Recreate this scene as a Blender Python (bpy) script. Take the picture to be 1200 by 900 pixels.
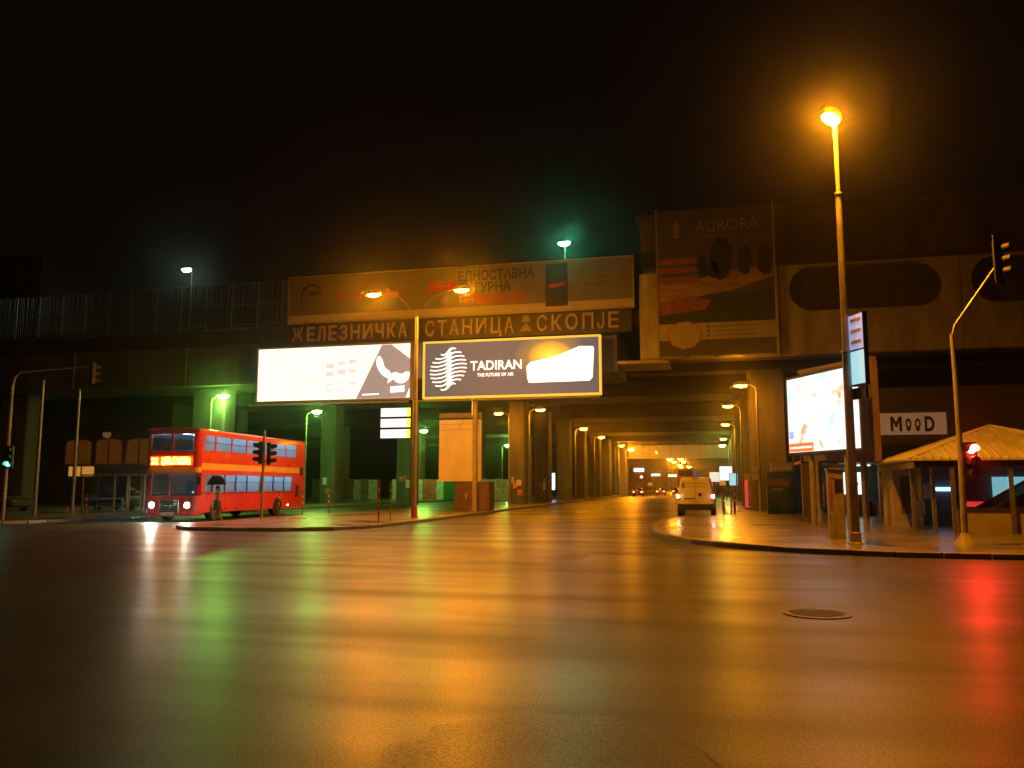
import bpy, bmesh, math, random
from mathutils import Vector, Matrix
random.seed(7)
for o in list(bpy.data.objects): bpy.data.objects.remove(o)
scene = bpy.context.scene
COL = scene.collection
R = math.radians

# ---------------------------------------------------------------- camera, sky, exposure
cam_d = bpy.data.cameras.new('camera'); cam = bpy.data.objects.new('camera', cam_d); COL.objects.link(cam)
cam.location = (0, 0, 1.65); cam.rotation_euler = (R(97.05), 0, R(13.77))
cam_d.sensor_width = 36; cam_d.lens = 29.13; cam_d.clip_end = 3000; cam_d.clip_start = .05
scene.camera = cam
world = bpy.data.worlds.new('World'); scene.world = world; world.use_nodes = True
bg = world.node_tree.nodes['Background']
bg.inputs['Color'].default_value = (1.0, .62, .42, 1)      # a night sky with a little town glow
bg.inputs['Strength'].default_value = .002
scene.view_settings.view_transform = 'Standard'; scene.view_settings.look = 'None'
scene.view_settings.exposure = 0; scene.view_settings.gamma = 1
scene.view_settings.use_curve_mapping = False
cy = scene.cycles
cy.use_denoising = True; cy.denoising_input_passes = 'RGB_ALBEDO_NORMAL'; cy.max_bounces = 5; cy.diffuse_bounces = 2; cy.glossy_bounces = 3
cy.transmission_bounces = 3; cy.transparent_max_bounces = 8; cy.volume_bounces = 0
cy.sample_clamp_indirect = 4; cy.sample_clamp_direct = 0; cy.caustics_reflective = False; cy.caustics_refractive = False

# ---------------------------------------------------------------- helpers
class MB:
    """collects shapes and links them as one mesh object"""
    def __init__(s): s.v = []; s.f = []
    def poly(s, pts):
        i = len(s.v); s.v += [tuple(p) for p in pts]; s.f.append(tuple(range(i, i + len(pts)))); return s
    def box(s, x0, x1, y0, y1, z0, z1):
        i = len(s.v)
        s.v += [(x0,y0,z0),(x1,y0,z0),(x1,y1,z0),(x0,y1,z0),(x0,y0,z1),(x1,y0,z1),(x1,y1,z1),(x0,y1,z1)]
        s.f += [tuple(i+k for k in q) for q in ((0,3,2,1),(4,5,6,7),(0,1,5,4),(1,2,6,5),(2,3,7,6),(3,0,4,7))]
        return s
    def bbox(s, x0, x1, y0, y1, z0, z1, b=.01):
        """box with chamfered edges"""
        bm = bmesh.new(); bmesh.ops.create_cube(bm, size=1)
        for v in bm.verts:
            v.co = Vector(((x0+x1)/2 + v.co.x*(x1-x0), (y0+y1)/2 + v.co.y*(y1-y0), (z0+z1)/2 + v.co.z*(z1-z0)))
        bmesh.ops.bevel(bm, geom=list(bm.edges), offset=b, segments=2, profile=.6, affect='EDGES')
        return s.bm(bm)
    def bm(s, bm):
        bm.verts.index_update(); i = len(s.v)
        s.v += [tuple(v.co) for v in bm.verts]; s.f += [tuple(i+v.index for v in f.verts) for f in bm.faces]
        bm.free(); return s
    def tube(s, pts, r, n=8, r1=None, cap=True):
        pts = [Vector(p) for p in pts]; k = len(pts); i = len(s.v)
        if r1 is None: r1 = r
        up = Vector((0,0,1)); d0 = (pts[1]-pts[0]).normalized()
        a = d0.orthogonal().normalized()
        for j, p in enumerate(pts):
            d = (pts[min(j+1,k-1)] - pts[max(j-1,0)]).normalized()
            a = (a - d*a.dot(d)).normalized(); b = d.cross(a)
            rr = r[j] if isinstance(r, (list,tuple)) else r + (r1-r)*j/(k-1)
            for t in range(n):
                q = 2*math.pi*t/n; s.v.append(tuple(p + (a*math.cos(q) + b*math.sin(q))*rr))
        for j in range(k-1):
            for t in range(n):
                s.f.append((i+j*n+t, i+j*n+(t+1)%n, i+(j+1)*n+(t+1)%n, i+(j+1)*n+t))
        if cap:
            s.f.append(tuple(i+t for t in reversed(range(n)))); s.f.append(tuple(i+(k-1)*n+t for t in range(n)))
        return s
    def prism(s, poly, axis, a, b):
        """2-D outline extruded along an axis; outline coords are the other two axes in xyz order"""
        def P(u, w, t):
            return (t,u,w) if axis=='x' else (u,t,w) if axis=='y' else (u,w,t)
        i = len(s.v); n = len(poly)
        s.v += [P(u,w,a) for u,w in poly] + [P(u,w,b) for u,w in poly]
        s.f.append(tuple(i+k for k in range(n))[::-1]); s.f.append(tuple(i+n+k for k in range(n)))
        for k in range(n): s.f.append((i+k, i+(k+1)%n, i+n+(k+1)%n, i+n+k))
        return s
    def lathe(s, prof, n=16, c=(0,0,0), axis='z'):
        i = len(s.v); m = len(prof)
        for r, h in prof:
            for t in range(n):
                q = 2*math.pi*t/n; u, w = r*math.cos(q), r*math.sin(q)
                p = (u,w,h) if axis=='z' else (u,h,w) if axis=='y' else (h,u,w)
                s.v.append((p[0]+c[0], p[1]+c[1], p[2]+c[2]))
        for j in range(m-1):
            for t in range(n): s.f.append((i+j*n+t, i+j*n+(t+1)%n, i+(j+1)*n+(t+1)%n, i+(j+1)*n+t))
        s.f.append(tuple(i+t for t in reversed(range(n)))); s.f.append(tuple(i+(m-1)*n+t for t in range(n)))
        return s
    def ell(s, c, rx, ry, rz, z0=-1, z1=1, nu=14, nv=7):
        """ellipsoid slice between heights z0 and z1 (-1..1)"""
        a0, a1 = math.asin(z0), math.asin(z1)
        i = len(s.v)
        for j in range(nv+1):
            q = a0 + (a1-a0)*j/nv; cr = max(math.cos(q), .02)
            for t in range(nu):
                w = 2*math.pi*t/nu; s.v.append((c[0]+rx*cr*math.cos(w), c[1]+ry*cr*math.sin(w), c[2]+rz*math.sin(q)))
        for j in range(nv):
            for t in range(nu): s.f.append((i+j*nu+t, i+j*nu+(t+1)%nu, i+(j+1)*nu+(t+1)%nu, i+(j+1)*nu+t))
        s.f.append(tuple(i+t for t in reversed(range(nu)))); s.f.append(tuple(i+nv*nu+t for t in range(nu)))
        return s
    def mesh(s, name, m):
        me = bpy.data.meshes.new(name); me.from_pydata(s.v, [], s.f)
        bm = bmesh.new(); bm.from_mesh(me); bmesh.ops.recalc_face_normals(bm, faces=bm.faces); bm.to_mesh(me); bm.free()
        if m: me.materials.append(M[m] if isinstance(m, str) else m)
        return me
    def build(s, name, m, parent=None, smooth=False):
        me = s.mesh(name, m)
        if smooth:
            me.polygons.foreach_set('use_smooth', [True]*len(me.polygons))
            try: me.set_sharp_from_angle(angle=R(40))
            except Exception: pass
        return link(name, me, parent)
def link(name, me, parent=None):
    o = bpy.data.objects.new(name, me); COL.objects.link(o)
    if parent: o.parent = parent
    return o
def tag(o, label, cat, group=None):
    o['label'] = label; o['category'] = cat
    if group: o['group'] = group
    return o
def thing(name, label, cat, loc=(0,0,0), rotz=0, group=None):
    o = bpy.data.objects.new(name, None); COL.objects.link(o); o.empty_display_size = .2
    o.location = loc; o.rotation_euler = (0,0,rotz)
    return tag(o, label, cat, group)
def copy_tree(o, parent=None):
    c = o.copy(); COL.objects.link(c); c.parent = parent
    for ch in list(o.children): copy_tree(ch, c)
    return c
def dup(root, loc, rotz, label):
    c = copy_tree(root); c.location = loc; c.rotation_euler = (0,0,rotz); c['label'] = label; return c
def struct(o): o['kind'] = 'structure'; return o
def text(s, size, depth, name, m, parent=None, align='CENTER', width=None, loc=(0,0,0), rot=(R(90),0,0), shear=0, bold=0):
    """lettering as a mesh standing in the XZ plane, facing -Y"""
    cu = bpy.data.curves.new('t', 'FONT'); cu.body = s; cu.size = size; cu.extrude = depth; cu.align_x = align
    cu.shear = shear; cu.offset = bold; cu.resolution_u = 3
    ob = bpy.data.objects.new('t', cu); COL.objects.link(ob)
    dg = bpy.context.evaluated_depsgraph_get(); me = bpy.data.meshes.new_from_object(ob.evaluated_get(dg))
    bpy.data.objects.remove(ob); bpy.data.curves.remove(cu)
    if width and len(me.vertices):
        xs = [v.co.x for v in me.vertices]; k = width/(max(xs)-min(xs))
        for v in me.vertices: v.co.x *= k
    me.materials.clear(); me.materials.append(M[m]); me.name = name
    o = link(name, me, parent); o.location = loc; o.rotation_euler = rot
    return o

# ---------------------------------------------------------------- materials
M = {}
def nodes(name):
    m = bpy.data.materials.new(name); m.use_nodes = True; M[name] = m
    nt = m.node_tree; return m, nt, nt.nodes['Principled BSDF']
def N(nt, t, **kw):
    n = nt.nodes.new(t)
    for k, v in kw.items():
        if k.startswith('i_'): n.inputs[k[2:].replace('_',' ')].default_value = v
        else: setattr(n, k, v)
    return n
def pbr(name, col, rough=.6, metal=0, var=.2, scale=2.5, bump=.15, stretch=(1,1,1), coat=0, spec=.5, rvar=.1, bscale=None):
    m, nt, b = nodes(name); L = nt.links.new
    tc = N(nt, 'ShaderNodeTexCoord'); mp = N(nt, 'ShaderNodeMapping'); mp.inputs['Scale'].default_value = stretch
    L(tc.outputs['Object'], mp.inputs['Vector'])
    nz = N(nt, 'ShaderNodeTexNoise', i_Scale=scale, i_Detail=6, i_Roughness=.62); L(mp.outputs[0], nz.inputs['Vector'])
    rp = N(nt, 'ShaderNodeValToRGB'); e = rp.color_ramp.elements
    e[0].position = .3; e[1].position = .7
    e[0].color = (*[c*(1-var) for c in col], 1); e[1].color = (*[min(1,c*(1+var)) for c in col], 1)
    L(nz.outputs['Fac'], rp.inputs[0]); L(rp.outputs[0], b.inputs['Base Color'])
    mr = N(nt, 'ShaderNodeMapRange'); mr.inputs[3].default_value = max(.03, rough-rvar); mr.inputs[4].default_value = min(1, rough+rvar)
    L(nz.outputs['Fac'], mr.inputs[0]); L(mr.outputs[0], b.inputs['Roughness'])
    b.inputs['Metallic'].default_value = metal; b.inputs['Specular IOR Level'].default_value = spec
    b.inputs['Coat Weight'].default_value = coat; b.inputs['Coat Roughness'].default_value = .08
    if bump:
        n2 = N(nt, 'ShaderNodeTexNoise', i_Scale=bscale or scale*12, i_Detail=4); L(mp.outputs[0], n2.inputs['Vector'])
        bp = N(nt, 'ShaderNodeBump', i_Strength=bump, i_Distance=.02); L(n2.outputs['Fac'], bp.inputs['Height']); L(bp.outputs[0], b.inputs['Normal'])
    return m
def emit(name, col, strength, base=(.6,.6,.6)):
    m, nt, b = nodes(name)
    b.inputs['Base Color'].default_value = (*base, 1); b.inputs['Roughness'].default_value = .3
    b.inputs['Emission Color'].default_value = (*col, 1); b.inputs['Emission Strength'].default_value = strength
    return m
def asphalt(name, col, r0, r1, streak, bumps, film=(.66,.16,.31)):
    m, nt, b = nodes(name); L = nt.links.new
    tc = N(nt, 'ShaderNodeTexCoord')
    mp = N(nt, 'ShaderNodeMapping'); mp.inputs['Scale'].default_value = streak; L(tc.outputs['Object'], mp.inputs['Vector'])
    st = N(nt, 'ShaderNodeTexNoise', i_Scale=1.0, i_Detail=3, i_Roughness=.55); L(mp.outputs[0], st.inputs['Vector'])
    bl = N(nt, 'ShaderNodeTexNoise', i_Scale=.16, i_Detail=3, i_Roughness=.5); L(tc.outputs['Object'], bl.inputs['Vector'])
    ad = N(nt, 'ShaderNodeMath', operation='ADD'); L(st.outputs['Fac'], ad.inputs[0]); L(bl.outputs['Fac'], ad.inputs[1])
    mr = N(nt, 'ShaderNodeMapRange'); mr.inputs[1].default_value = .75; mr.inputs[2].default_value = 1.3
    mr.inputs[3].default_value = r0; mr.inputs[4].default_value = r1; L(ad.outputs[0], mr.inputs[0])
    gr = N(nt, 'ShaderNodeTexNoise', i_Scale=55, i_Detail=3, i_Roughness=.7); L(tc.outputs['Object'], gr.inputs['Vector'])
    vo = N(nt, 'ShaderNodeTexVoronoi', i_Scale=60); L(tc.outputs['Object'], vo.inputs['Vector'])
    rp = N(nt, 'ShaderNodeValToRGB'); e = rp.color_ramp.elements
    e[0].position = .3; e[1].position = .75
    e[0].color = (*[c*.6 for c in col], 1); e[1].color = (*[c*1.5 for c in col], 1)
    mxf = N(nt, 'ShaderNodeMath', operation='MULTIPLY_ADD'); mxf.inputs[1].default_value = .55; L(gr.outputs['Fac'], mxf.inputs[0])
    ml = N(nt, 'ShaderNodeMath', operation='MULTIPLY'); ml.inputs[1].default_value = .24; L(ad.outputs[0], ml.inputs[0]); L(ml.outputs[0], mxf.inputs[2])
    L(mxf.outputs[0], rp.inputs[0]); L(rp.outputs[0], b.inputs['Base Color'])
    # chippings: some stand dry and dull, some hold a film of water
    ch = N(nt, 'ShaderNodeTexNoise', i_Scale=95, i_Detail=3, i_Roughness=.75); L(tc.outputs['Object'], ch.inputs['Vector'])
    cr = N(nt, 'ShaderNodeMapRange'); cr.inputs[1].default_value = .3; cr.inputs[2].default_value = .7; cr.inputs[3].default_value = -.13; cr.inputs[4].default_value = .16; L(ch.outputs['Fac'], cr.inputs[0])
    ra = N(nt, 'ShaderNodeMath', operation='ADD'); L(mr.outputs[0], ra.inputs[0]); L(cr.outputs[0], ra.inputs[1]); L(ra.outputs[0], b.inputs['Roughness'])
    sp = N(nt, 'ShaderNodeMapRange'); sp.inputs[1].default_value = .32; sp.inputs[2].default_value = .68; sp.inputs[3].default_value = .12; sp.inputs[4].default_value = .95; L(gr.outputs['Fac'], sp.inputs[0]); L(sp.outputs[0], b.inputs['Specular IOR Level'])
    b.inputs['IOR'].default_value = 1.36
    # standing water film, thicker in the hollows
    cw = N(nt, 'ShaderNodeMapRange'); cw.inputs[1].default_value = .8; cw.inputs[2].default_value = 1.25; cw.inputs[3].default_value = film[0]; cw.inputs[4].default_value = film[1]; L(ad.outputs[0], cw.inputs[0])
    cm = N(nt, 'ShaderNodeMath', operation='MULTIPLY'); L(cw.outputs[0], cm.inputs[0]); L(sp.outputs[0], cm.inputs[1]); L(cm.outputs[0], b.inputs['Coat Weight'])
    b.inputs['Coat Roughness'].default_value = film[2]; b.inputs['Coat IOR'].default_value = 1.33
    # relief: chippings under the water film, slow unevenness of the carriageway
    h1 = N(nt, 'ShaderNodeBump', i_Strength=bumps[0], i_Distance=.004); L(vo.outputs['Distance'], h1.inputs['Height'])
    L(h1.outputs[0], b.inputs['Normal'])
    return m
asphalt('wet_asphalt', (.046,.043,.039), .36, .58, (.12,.75,1), (.28,0))
asphalt('patch_asphalt', (.054,.051,.046), .42, .58, (.5,.5,1), (.35,0))
asphalt('wet_paving', (.17,.155,.135), .2, .46, (.5,.5,1), (.25,0), (1.0,.3,.2))
pbr('kerb', (.2,.19,.17), .5, var=.3, scale=4)
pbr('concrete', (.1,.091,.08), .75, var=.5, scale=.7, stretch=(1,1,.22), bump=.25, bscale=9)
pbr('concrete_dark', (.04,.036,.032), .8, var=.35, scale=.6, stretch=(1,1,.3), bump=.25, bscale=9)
pbr('concrete_light', (.38,.35,.31), .7, var=.45, scale=.8, stretch=(1,1,.25), bump=.2, bscale=9)
pbr('pale_panel', (.45,.42,.36), .7, var=.2)
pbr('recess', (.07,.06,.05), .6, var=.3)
pbr('galv', (.28,.28,.27), .45, metal=.7, var=.25, scale=6, bump=.05)
pbr('painted_pole', (.3,.28,.24), .5, var=.35, scale=5, stretch=(1,1,.4), bump=.06)
pbr('dark_metal', (.03,.03,.032), .45, var=.3, scale=5, bump=.05)
pbr('black', (.012,.012,.013), .5, var=.3, scale=8, bump=.03)
pbr('rubber', (.018,.018,.018), .75, var=.3, scale=10)
pbr('frame_metal', (.35,.33,.28), .4, metal=.4, var=.2, scale=5, bump=.04)
pbr('board_dark', (.035,.033,.032), .5, var=.25, scale=1.2, bump=.05)
pbr('letter_gold', (.34,.29,.2), .45, var=.15, scale=3, bump=.03)
pbr('banner_white', (.15,.138,.12), .55, var=.12, scale=.8, stretch=(1,1,.5), bump=.04)
pbr('print_navy', (.02,.022,.05), .5, var=.15)
pbr('print_red', (.42,.03,.025), .5, var=.15)
pbr('print_grey', (.22,.2,.18), .5, var=.15)
pbr('print_black', (.02,.02,.022), .5, var=.15)
pbr('print_cream', (.4,.36,.3), .5, var=.1)
pbr('print_dusk', (.09,.08,.12), .5, var=.2, scale=.5)
pbr('print_orange', (.25,.09,.03), .5, var=.3, scale=1.5)
pbr('print_tree', (.02,.024,.016), .6, var=.4, scale=2)
pbr('print_water', (.03,.045,.07), .5, var=.5, scale=1.2, stretch=(.3,1,2))
pbr('print_gold', (.3,.2,.06), .5, var=.2)
pbr('print_sand', (.3,.2,.1), .5, var=.4, scale=1.4, stretch=(.5,1,2))
pbr('print_green', (.04,.2,.06), .5, var=.2)
pbr('blank_board', (.72,.66,.56), .55, var=.1, scale=1.2, stretch=(1,1,.4), bump=.05)
pbr('brick_brown', (.16,.09,.06), .8, var=.4, scale=2, bump=.3)
pbr('bus_red', (.62,.016,.008), .3, var=.08, scale=1.5, bump=.01, coat=.5)
pbr('bus_yellow', (.8,.52,.07), .35, var=.1, bump=.01, coat=.3)
pbr('bus_inside', (.35,.36,.38), .6, var=.1, bump=0)
pbr('seat_blue', (.16,.2,.3), .8, var=.3)
pbr('van_white', (.8,.77,.7), .35, var=.06, scale=1.5, bump=.01, coat=.4)
pbr('car_dark', (.03,.032,.035), .25, var=.15, bump=0, coat=.6)
pbr('car_green', (.06,.08,.055), .3, var=.15, bump=0, coat=.5)
pbr('car_red', (.22,.02,.02), .3, var=.15, bump=0, coat=.5)
pbr('car_grey', (.2,.2,.2), .3, var=.15, bump=0, coat=.5)
pbr('chrome', (.6,.6,.6), .18, metal=1, var=.05, bump=0)
pbr('roof_tin', (.62,.6,.58), .5, metal=0, var=.2, scale=2, bump=.05)
pbr('plaster', (.36,.31,.25), .8, var=.25, scale=1.2, bump=.2, bscale=14)
pbr('cloth_black', (.004,.004,.005), .95, var=.3, spec=.1)
pbr('cloth_coral', (.42,.2,.14), .85, var=.2)
pbr('cloth_olive', (.06,.06,.03), .85, var=.2)
pbr('cloth_grey', (.14,.13,.12), .85, var=.2)
pbr('skin', (.42,.24,.17), .55, var=.08, bump=.02)
pbr('hair', (.01,.008,.007), .6, var=.2)
pbr('brick_red', (.3,.06,.04), .6, var=.3)
pbr('paint_white', (.6,.6,.57), .5, var=.25, scale=3)
pbr('iron', (.06,.05,.045), .45, metal=.5, var=.3, scale=9, bump=.2)
pbr('teal_box', (.02,.06,.08), .5, var=.3, scale=1.5)
pbr('graffiti_red', (.65,.14,.11), .7, var=.5, scale=2.2)
pbr('graffiti_pale', (.75,.72,.66), .7, var=.5, scale=2.6)
pbr('graffiti_dark', (.3,.28,.25), .7, var=.6, scale=2.4)
def glass(name, tint=(.9,.95,1), alpha=.25, rough=.05):
    m, nt, b = nodes(name); L = nt.links.new
    tr = N(nt, 'ShaderNodeBsdfTransparent'); tr.inputs[0].default_value = (*tint, 1)
    gl = N(nt, 'ShaderNodeBsdfGlossy'); gl.inputs['Roughness'].default_value = rough
    fr = N(nt, 'ShaderNodeFresnel', i_IOR=1.5); mx = N(nt, 'ShaderNodeMixShader')
    L(fr.outputs[0], mx.inputs[0]); L(tr.outputs[0], mx.inputs[1]); L(gl.outputs[0], mx.inputs[2])
    L(mx.outputs[0], nt.nodes['Material Output'].inputs['Surface'])
    return m
glass('glass', (.75,.8,.82)); fogged = glass('glass_fog', (.8,.85,.88))
nt = fogged.node_tree; tl = N(nt,'ShaderNodeBsdfTranslucent'); tl.inputs[0].default_value = (.8,.85,.88,1); ms = N(nt,'ShaderNodeMixShader'); ms.inputs[0].default_value = .3
ol = nt.nodes['Material Output'].inputs['Surface']; src = ol.links[0].from_socket; nt.links.new(src, ms.inputs[1]); nt.links.new(tl.outputs[0], ms.inputs[2]); nt.links.new(ms.outputs[0], ol)   # windows misted up from inside
glass('glass_dark', (.3,.32,.33))
SOD = (1, .31, .006); GRN = (.36, 1, .13)
emit('sodium_end', SOD, 2800); emit('sodium_tall', SOD, 3400); emit('sodium_twin', SOD, 3700); emit('sodium', SOD, 820); emit('sodium_far', SOD, 700)
emit('mercury', GRN, 600); emit('mercury_deck', (.12,1,.42), 500); emit('white_lamp', (.7,1,.75), 140)
emit('lit_white', (1,.97,.7), 1.35); emit('lit_cream', (.95,.9,.7), .85); emit('lit_glow', (1,1,1), 1.2)
emit('lit_grey', (.33,.3,.29), .75, (.2,.2,.2)); emit('lit_pale', (.75,.74,.76), .85); emit('lit_pink', (1,.72,.75), .85); emit('lit_teal', (.65,.85,.85), .85)
emit('led_white', (.98,1,.98), 1.25); emit('led_cyan', (.45,1,.8), .9); emit('led_orange', (1,.1,.015), 1.3); emit('led_peach', (1,.6,.45), .95); emit('led_blue', (.15,.35,1), 1.1)
emit('sign_white', (1,.98,.92), 1.3)
emit('bus_display', (1,.4,.03), 30); emit('bus_display_back', (1,.018,.0), 16, (.02,.02,.02))
emit('bus_light', (.28,.68,1), 24); emit('headlight', (1,.9,.7), 500); emit('taillight', (1,.05,.02), 40); emit('tail_hot', (1,.55,.2), 60)
emit('signal_red', (1,.025,.015), 900); emit('signal_cyan', (.05,1,.8), 18); emit('window_warm', (1,.42,.06), .5, (.1,.06,.03)); emit('window_dim', (1,.28,.015), .05, (.05,.03,.02))
emit('shop_white', (.6,.95,.9), 1.6); emit('shop_cold', (.3,.75,.85), .9); emit('shop_violet', (.6,.45,1), 7); emit('shop_warm', (1,.5,.15), .8); emit('neon_red', (1,.03,.02), 1.2)

def picture(name, cells, strength):
    # soft photographic blotches on a bright sheet: colour stops over smooth noise
    m, nt, b = nodes(name); L = nt.links.new
    tc = N(nt,'ShaderNodeTexCoord'); nz = N(nt,'ShaderNodeTexNoise', i_Scale=cells, i_Detail=4, i_Roughness=.55); L(tc.outputs['Object'], nz.inputs['Vector'])
    rp = N(nt,'ShaderNodeValToRGB'); cr = rp.color_ramp; cr.elements[0].position = .36; cr.elements[0].color = (.55,1,.85,1); cr.elements[1].position = .66; cr.elements[1].color = (1,.35,.12,1)
    for ps, c in ((.43,(.9,1,.97)),(.53,(1,1,1)),(.58,(1,.82,.7))): e = cr.elements.new(ps); e.color = (*c,1)
    L(nz.outputs['Fac'], rp.inputs[0]); L(rp.outputs[0], b.inputs['Emission Color']); b.inputs['Emission Strength'].default_value = strength; b.inputs['Base Color'].default_value = (.05,.05,.05,1)
picture('led_picture', 1.1, 1.2)
# ================================================================ the setting
g = MB(); g.poly([(-700,-300,0),(700,-300,0),(700,900,0),(-700,900,0)]); struct(g.build('road', 'wet_asphalt'))

def smooth_line(pts, step=1.0):
    """resample a polyline at even steps"""
    out = [Vector((*pts[0],0))]; carry = 0
    P = [Vector((*p,0)) for p in pts]
    for a, b in zip(P, P[1:]):
        L = (b-a).length; t = step - carry
        while t <= L: out.append(a + (b-a)*t/L); t += step
        carry = L - (t - step)
    return out
stone = MB().bbox(-.485,.485,-.14,.14,-.1,.135,.02).mesh('kerb_stone', 'kerb')
def pavement(name, outline, kerb, h=.125, mat='wet_paving'):
    m = MB(); m.prism(outline, 'z', -.05, h); p = struct(m.build(name, mat))
    L = smooth_line(kerb)
    for a, b in zip(L, L[1:]):
        o = link('kerb_stone', stone, p); d = b-a
        o.location = ((a.x+b.x)/2, (a.y+b.y)/2, random.uniform(-.008,.008)); o.rotation_euler = (0, random.uniform(-.006,.006), math.atan2(d.y,d.x)); o.scale = (d.length,1,1)
    return p
# right-hand pavement with its rounded corner
kr = [(46,19.4),(20,20.6),(10,21.2),(6.7,21.35),(4.2,21.45),(2.4,22.05),(1.2,22.85),(.35,23.65),(-.55,24.8),(-1.3,26.6),(-1.85,28.6),(-2.25,31.2),(-2.4,34),(-2.4,41),(-2.1,43.2),(-1.2,44.6),(.1,45.4),(.5,46.6),(.5,160)]
pavement('pavement', kr + [(60,160),(60,19)], kr[:-1] + [(.5,95)])
# traffic island left of the carriageway
ki = [(-15.2,160),(-14.9,95),(-14.6,70),(-14.2,58),(-13.8,47.7),(-13.5,37),(-13.4,32.6),(-13.6,30.6),(-14.2,29.2),(-15.6,28.3),(-18.4,27.9),(-20.2,28.4),(-21.2,30),(-21.5,32),(-21.5,46),(-21.2,60)]
pavement('traffic_island', [(-15.2,160)] + ki[1:] + [(-21.2,160)], ki[1:])
# left-hand pavement
kl = [(-75,28.2),(-40,28.6),(-33,29),(-31,29.8),(-30.2,31.5),(-29.9,35),(-29.8,62)]
pavement('footway', kl + [(-29.8,130),(-75,130)], kl)
# repaired asphalt, lane dashes, manhole
def sheet(name, pts, z, m):
    s = MB().poly([(x,y,z) for x,y in pts]); return struct(s.build(name, m))
rn = random.Random(3)
pp = []
for k in range(26):
    a = 2*math.pi*k/26; pp.append((-1.05 + .95*math.cos(a)*(1+rn.uniform(-.16,.16)), 5.2 + 1.05*math.sin(a)*(1+rn.uniform(-.12,.12))))
sheet('asphalt_patch', pp, .004, 'patch_asphalt')
pp = [(x + rn.uniform(-.05,.05), y + rn.uniform(-.05,.05)) for x, y in ((-9,17.5),(-7,17.3),(-5,17.4),(-3,17.2),(-3,19),(-3.1,21),(-5,21.2),(-7,21.1),(-9,21),(-9.1,19))]
sheet('asphalt_patch', pp, .004, 'patch_asphalt')
pbr('tar', (.022,.02,.018), .4, var=.3, scale=6)
def seam(pts, w):
    a = []; b_ = []
    for k in range(len(pts)-1):
        p0, p1 = Vector(pts[k]), Vector(pts[k+1]); n = (p1-p0).orthogonal().normalized()
        for t in range(6):
            q = p0.lerp(p1, t/6) + n*rn.uniform(-.05,.05); h_ = w*rn.uniform(.5,1.2); a.append((q+n*h_)[:2]); b_.append((q-n*h_)[:2])
    sheet('tar_seam', a+b_[::-1], .0065, 'tar')
seam([(-2.2,5.7),(-1.7,6.2),(-1.1,6.3)], .007); seam([(-.5,6.1),(.02,5.3),(.15,4.9)], .01)
seam([(-5.5,8.9),(-3,8.75),(0,8.85),(3.2,8.6),(6.5,8.7)], .009); seam([(-9,13.6),(-4,13.9),(1,13.7),(7,13.9)], .009)
for k in range(9):
    y = 52 + k*9
    sheet('lane_dash', [(-8.55,y),(-8.43,y),(-8.43,y+3),(-8.55,y+3)], .004, 'paint_white')
mh = thing('manhole_cover', 'round cast iron manhole cover set into the wet road', 'manhole', (1.22,11.7,0))
MB().lathe([(.43,.002),(.43,.012),(.40,.016),(.36,.016),(.355,.004)], 40).build('rim', 'iron', mh)
d = MB().lathe([(.35,.002),(.35,.011),(.001,.011)], 36)
d.build('cover', 'iron', mh)
for k in range(-3,4):
    w = math.sqrt(.33**2-(k*.09)**2); MB().box(-w,w,k*.09-.018,k*.09+.018,.012,.018).build('rib', 'iron', mh)

# ---------------------------------------------------------------- railway viaduct
via = thing('railway_viaduct', 'long dark concrete railway viaduct on columns spanning the street', 'viaduct', (0,0,0))
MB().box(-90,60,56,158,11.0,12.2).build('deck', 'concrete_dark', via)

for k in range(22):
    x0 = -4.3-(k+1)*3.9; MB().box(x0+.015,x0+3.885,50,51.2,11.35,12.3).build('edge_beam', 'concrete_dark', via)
MB().box(-90,-28,49.86,51.3,12.303,12.47).build('coping', 'concrete', via)

for k in range(14):
    x0 = -5.7-(k+1)*6; MB().box(x0+.02,x0+5.98,50.5,55.9,8.62,11.347).build('girder', 'concrete', via)
for k in range(9): MB().tube([(-8-k*9.3,50.44,11.3),(-8-k*9.3,50.44,8.7)],.05,8).build('drain_pipe', 'galv', via)
for y0, y1 in ((53.6,58),(70.3,76),(92,99.3),(118,126),(142,150)):
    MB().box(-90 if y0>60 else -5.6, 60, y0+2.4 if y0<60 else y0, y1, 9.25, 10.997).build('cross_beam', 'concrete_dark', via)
# column shared shape: square shaft with chamfered corners and a flared head
def column_mesh(w, d, h):
    b = MB(); c = .12
    def ring(w, d, z): return [(-w/2+c,-d/2,z),(w/2-c,-d/2,z),(w/2,-d/2+c,z),(w/2,d/2-c,z),(w/2-c,d/2,z),(-w/2+c,d/2,z),(-w/2,d/2-c,z),(-w/2,-d/2+c,z)]
    rs = [ring(w,d,.0), ring(w,d,h-1.2), ring(w*1.0,d*1.0,h-.5), ring(w*1.0,d*1.0,h)]
    for r in rs: b.v += r
    for j in range(3):
        for k in range(8): b.f.append((j*8+k, j*8+(k+1)%8, (j+1)*8+(k+1)%8, (j+1)*8+k))
    b.f.append(tuple(range(8))[::-1]); b.f.append(tuple(24+k for k in range(8)))
    return b.mesh('column', 'concrete')
cA = column_mesh(1.5,2.0,9.24); cB = column_mesh(2.6,1.5,8.61); cC = column_mesh(2.3,2.6,9.24)
for x, ys, me in ((-17.2,(73,96,122,146),cA),(-17.2,(83.5,108,134),cA),(-35.1,(72,95,121,146),cA),(-27.5,(72,95,121),cA),(-46,(73,97),cA),(20,(57,74,96),cA),(34,(57,74),cA),
                  (-35.2,(53,),cB),(-52,(53,),cB),(-70,(53,),cB),(3.35,(57.2,73,95,121,146),cC)):
    for y in ys:
        o = link('column', me, via); o.location = (x,y,0)
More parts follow.
